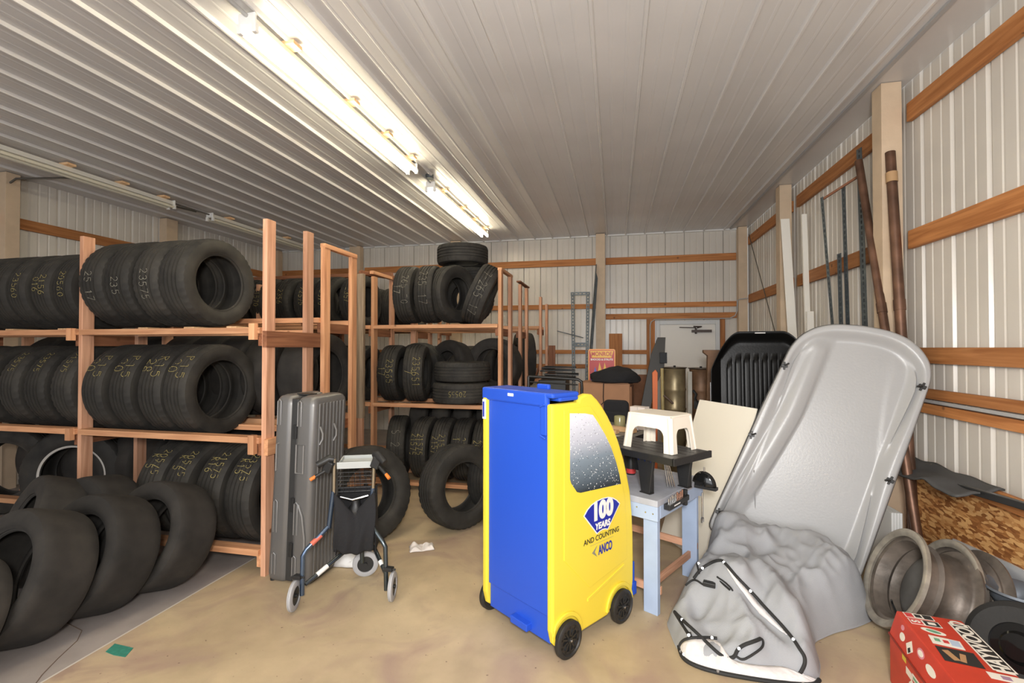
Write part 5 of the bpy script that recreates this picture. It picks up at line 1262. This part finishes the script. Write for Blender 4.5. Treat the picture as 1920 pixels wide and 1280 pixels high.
# ------------------------------------------------------------------ things at the back
# slotted angle frame
t=thing('shelf_skeleton','tall slotted steel shelf frame leaning by the back post','steel frame',(-.6,8.5,0))
def sl(p0,p1,w,par):
    p0=Vector(p0);p1=Vector(p1); d=p1-p0; L=d.length; d.normalize(); s=Vector((0,1,0)).cross(d).normalized(); m=frame(p0,s,Vector((0,1,0)),d); b=MB(); n=max(2,int(L/.06))
    b.box((-w/2,-.002,0),(-w*.16,.002,L),m); b.box((w*.16,-.002,0),(w/2,.002,L),m)
    for i in range(n+1): b.box((-w*.17,-.002,max(0,i*L/n-.014)),(w*.17,.002,min(L,i*L/n+.014)),m)
    b.build('slotted_member',GALV,par,world=True)
sl((-.70,8.35,0),(-.755,8.62,2.69),.06,t); sl((-.50,8.35,0),(-.475,8.62,2.69),.06,t); sl((-.79,8.62,2.67),(-.44,8.62,2.67),.06,t); sl((-.74,8.52,1.74),(-.48,8.52,1.74),.07,t)
angle_iron('slotted_angle','long slotted steel angle leaning against the back wall post',(-.56,8.40,.0),(-.34,8.72,3.20),.07)
tag(board('brown_board',(.012,8.66,0),(.012,8.74,1.94),.235,.02,WOOD_GIRT,up=(1,0,0)),'brown board standing against the back wall right of the red sign','board')
tag(board('brown_board',(-1.02,7.7,0),(-1.02,7.75,1.72),.11,.03,WOOD_BROWN,up=(1,0,0)),'dark brown board standing right of the empty lumber frame','board')
tag(board('metal_rod',(-1.0,8.3,1.98),(-.55,8.45,1.86),.015,.015,GALV),'thin metal rod reaching from the lumber frame to the steel frame','rod')
# cardboard box
CB=plain('cardboard',(.42,.22,.12),.8,noise_amt=.1,nscale=4); CB2=plain('cardboard_dark',(.25,.12,.06),.8)
t=thing('cardboard_box','large brown cardboard box under the black bag','box',(-.10,6.0,0),R(-6))
lb('box_walls',(-.36,-.0,0),(.28,.45,1.235),CB,t,.012); lb('box_side_flap',(.28,.02,0),(.30,.45,1.20),CB2,t,.004); lb('top_flap',(-.34,.02,1.236),(.26,.43,1.242),CB,t,0)
b=MB(); b.tube([(-.04,-.004,1.235),(-.045,-.008,1.06),(-.04,-.012,1.0),(-.07,-.012,.97)],.006,6); b.build('dangling_cord',BLACKM,t)
# black duffel on top
def blob(name,c,sx,sy,sz,mat,label,cat,seed,rot=0,amp=.18):
    b=MB(); m=Matrix.Translation(c)@Matrix.Rotation(rot,4,'Z')
    def f(u,v):
        th=2*PI*u; ph=PI*v; d=Vector((math.sin(ph)*math.cos(th),math.sin(ph)*math.sin(th),math.cos(ph)))
        k=1+amp*noise.noise(d*1.6+Vector((seed,0,0)))+amp*.6*abs(noise.noise(d*4+Vector((0,seed,0))))
        p=Vector((d.x*sx*k,d.y*sy*k,(d.z if d.z>0 else d.z*.25)*sz*k)); return m@p
    b.grid(f,48,28,closeu=True); bmesh.ops.remove_doubles(b.bm,verts=b.bm.verts,dist=.0005)
    return tag(b.build(name,mat,smooth=True,sharp=60),label,cat)
blob('black_bag',(.0,6.14,1.27),.31,.20,.16,FABRIC_BLACK,'limp black cloth bag lying on the cardboard box','bag',3.3)
# sign
t=thing('metal_sign','red sign reading MONROE SHOCKS and STRUTS propped behind the black bag','sign',(-.18,6.62,1.0),R(-3))
SR=plain('sign_red',(.50,.03,.03),.4); SO=plain('sign_orange',(.85,.35,.06),.4); SY=plain('sign_yellow',(.85,.50,.05),.4); SB=plain('sign_blue',(.08,.12,.50),.4)
def rrect(x0,y0,x1,y1,r,n=5):
    p=[]
    for cx,cy,a0 in ((x1-r,y0+r,-90),(x1-r,y1-r,0),(x0+r,y1-r,90),(x0+r,y0+r,180)):
        for i in range(n+1): p.append((cx+r*math.cos(R(a0+90*i/n)),cy+r*math.sin(R(a0+90*i/n))))
    return p
SM=frame((0,0,0),(1,0,0),(0,0,1),(0,-1,0))
b=MB(); b.prism(rrect(-.185,0,.185,.665,.03),-.006,0,SM); b.build('sign_border',SO,t)
b=MB(); b.prism(rrect(-.170,.015,.170,.650,.02),0,.002,SM); b.build('sign_field',SR,t)
b=MB(); b.prism([(-.160,.640),(-.132,.545),(.132,.545),(.160,.640)],.002,.003,SM); b.build('wing_shape',SY,t)
text('sign_name','MONROE',.078,SR,t,SM@Matrix.Translation((0,.594,.0042)),.0018,.0003,0,.84)
text('sign_words','SHOCKS & STRUTS',.036,WHITE,t,SM@Matrix.Translation((0,.518,.0032)),.0012,.0003)
for x,c_,h in ((-.09,SB,.16),(-.03,SY,.22),(.04,SY,.22),(.11,SB,.15)):
    b=MB(); b.prism([(x-.025,.22),(x+.02,.22),(x+.028,.22+h*.7),(x,.26+h),(x-.022,.22+h*.6)],.002,.0035,SM); b.build('shock_picture',c_,t)
b=MB(); b.prism([(-.16,.05),(-.06,.05),(-.09,.22),(-.15,.26)],.002,.0035,SM); b.build('blue_patch',SB,t)
blk=thing('sign_shelf','rough plank stand holding up the red sign','stand',(-.18,6.66,0)); lb('stand_top',(-.22,-.08,.975),(.22,.12,1.0),WOOD_BROWN,blk); lb('stand_leg',(-.20,-.04,0),(-.15,.06,.975),WOOD_BROWN,blk); lb('stand_leg',(.15,-.04,0),(.20,.06,.975),WOOD_BROWN,blk)
# black folded frames left of the box
t=thing('folded_metal_frames','pile of folded black metal frames left of the cardboard box','metal frames',(-.75,6.6,0))
lb('lower_crate',(-.28,-.2,0),(.10,.3,1.24),BLACKM,t,.01)
for k,(dz,dx) in enumerate(((0,0),(.05,.04),(.10,-.02),(.14,.0))):
    b=MB(); b.tube([(-.24+dx,-.15,1.26+dz),(.22+dx,-.15,1.25+dz+.01*k),(.20+dx,.2,1.26+dz),(-.24+dx,.2,1.27+dz)],.011,8,closed=True); b.build('folded_frame',BLACKM,t,smooth=True)
t=thing('tube_frame','black bent tube frame behind the cart top','tube frame',(-.5,5.2,0))
b=MB(); b.tube([(-.45,0,1.36),(-.1,0,1.345),(.10,.0,1.335),(.14,0,1.31),(.145,0,1.25),(.12,0,.0)],.016,12); b.build('bent_tube',BLACKM,t,smooth=True)
b=MB(); b.tube([(-.45,0,1.30),(-.1,0,1.285),(.10,.0,1.275)],.008,8); b.tube([(-.45,0,1.36),(-.45,0,0)],.016,10); b.build('lower_tube',BLACKM,t,smooth=True)
# black seat / chair
t=thing('black_chair','small black padded chair back behind the cart, in front of the cardboard box','chair',(.0,4.95,0),R(-12))
def pad(x0,x1,z0,z1,y,name):
    b=MB(); b.prism(rrect(x0,z0,x1,z1,.05),-.03,.03,frame((0,y,0),(1,0,0),(0,0,1),(0,-1,0))); b.build(name,FABRIC_BLACK,t,bev=.02)
pad(-.13,.13,.98,1.14,.05,'headrest'); pad(-.17,.19,.72,1.03,.0,'backrest')
b=MB(); b.prism(rrect(-.20,-.42,.22,.0,.05),.56,.64); b.build('seat',FABRIC_BLACK,t,bev=.02)
for x,y in ((-.16,-.38),(.18,-.38),(-.16,-.02),(.18,-.02)):
    b=MB(); b.tube([(x,y,0),(x,y,.58)],.013,8); b.build('leg',BLACKM,t)
b=MB(); b.tube([(.0,.02,.5),(.0,.04,.95)],.02,8); b.build('back_support',BLACKM,t)
# metal drums with lids
DR=plain('dirty_metal_drum',(.30,.24,.14),.38,metal=.5,noise_amt=.45,nscale=5); DRB=plain('brown_drum',(.20,.11,.06),.5,metal=.3,noise_amt=.4,nscale=6)
def drum(c,Rr,h,mat,label):
    t=thing('metal_drum',label,'drum',c)
    b=MB(); b.lathe([(0,0),(0,Rr*.96),(.01,Rr),(h*.33,Rr),(h*.345,Rr+.008),(h*.36,Rr),(h*.62,Rr),(h*.635,Rr+.010),(h*.65,Rr),(h*.80,Rr),(h*.815,Rr+.008),(h*.83,Rr),(h-.01,Rr),(h,Rr+.006),(h+.01,Rr),(h+.008,0)],48,ZM,closed=False); b.build('drum_body',mat,t,smooth=True,sharp=50)
    b=MB(); b.lathe([(h+.008,0),(h+.012,Rr*1.02),(h+.022,Rr*1.15),(h+.028,Rr*1.15),(h+.024,Rr),(h+.022,0)],48,ZM,closed=False); b.build('lid',plain('dark_lid',(.10,.075,.05),.45,metal=.4,noise_amt=.3),t,smooth=True)
    b=MB(); b.tube([(0,0,h+.02),(0,0,h+.05)],.015,10); b.build('lid_knob',BLACKM,t)
drum((.76,6.45,0),.135,1.40,DR,'dull yellowish metal drum left of the black liner, in front of the door')
drum((1.10,6.55,0),.14,1.39,DRB,'brown metal drum between the yellowish one and the black liner')
GP=tag(board('grey_post',(.925,6.30,0),(.925,6.30,1.38),.05,.04,plain('pale_grey_post',(.45,.43,.38),.6,noise_amt=.2),up=(1,0,0)),'pale grey square post standing between the two drums','post')
b=MB(); b.tube([(.955,6.24,1.15),(.99,6.22,1.10),(.975,6.22,1.05),(1.0,6.22,1.0)],.016,8); b.box((.965,6.21,.92),(1.03,6.25,1.02)); b.build('latch',BLACKM,GP,world=True,smooth=True)
b=MB(); b.tube([(.60,6.22,1.08),(.66,6.20,1.03),(.71,6.2,.98)],.014,8); tag(b.build('bent_handle',plain('brown_metal',(.10,.06,.04),.5),smooth=True),'bent dark handle in front of the yellowish drum','handle')
b=MB(); b.prism([(1.09,0),(1.28,0),(1.28,1.60),(1.30,1.63),(1.30,1.655),(1.08,1.655),(1.08,1.62),(1.13,1.58)],-.05,.05,frame((0,6.28,0),(1,0,0),(0,0,1),(0,-1,0))) ; tag(b.build('flared_duct',DRB,bev=.006),'dark brown flared metal duct beside the liner','duct')
# leaning dark boards, orange stick and bamboo in front of the door
def lean_board(pts,y0,y1,mat,label,name,cat):
    zs=[p[1] for p in pts]; zm=max(zs)
    b=MB(); A=[];B=[]
    for x,z in pts:
        y=y0+(y1-y0)*z/zm; A.append(b.bm.verts.new((x,y,z))); B.append(b.bm.verts.new((x,y+.04,z)))
    b.bm.faces.new(A); b.bm.faces.new(B[::-1])
    for i in range(len(A)): b.bm.faces.new((A[i],B[i],B[(i+1)%len(A)],A[(i+1)%len(A)]))
    return tag(b.build(name,mat,bev=.003),label,cat)
lean_board([(.15,0),(.28,0),(.50,1.15),(.63,1.42),(.655,1.82),(.555,1.82),(.47,1.60),(.37,1.12)],6.2,6.5,plain('dark_oiled_metal',(.025,.022,.018),.5),'long black tapered metal part leaning left of the drums','metal_part','metal part')
lb('cylinder_head',(.57,6.38,1.48),(.66,6.47,1.62),plain('gloss_black',(.01,.01,.01),.08),None); o=bpy.data.objects['cylinder_head']; tag(o,'small glossy black block near the top of the tapered metal part','block')
lean_board([(.46,0),(.51,0),(.535,1.36),(.51,1.40),(.47,1.36)],6.1,6.3,plain('orange_painted_wood',(.75,.16,.03),.5),'orange stick leaning beside the yellowish drum','orange_stick','stick')
b=MB(); b.tube([(.60,6.2,0),(.585,6.25,1.42)],.02,12); tag(b.build('bamboo_pole',plain('bamboo',(.42,.33,.14),.5,noise_amt=.2),smooth=True),'yellowish pole between the orange stick and the drum','pole')
# OSB low wall at the back
b=MB(); b.box((-.165,8.76,0),(.66,8.775,1.20)); struct(b.build('trim_92',plain('red_brown_board',(.24,.11,.06),.7,noise_amt=.2)),'reddish brown board on the lower back wall')
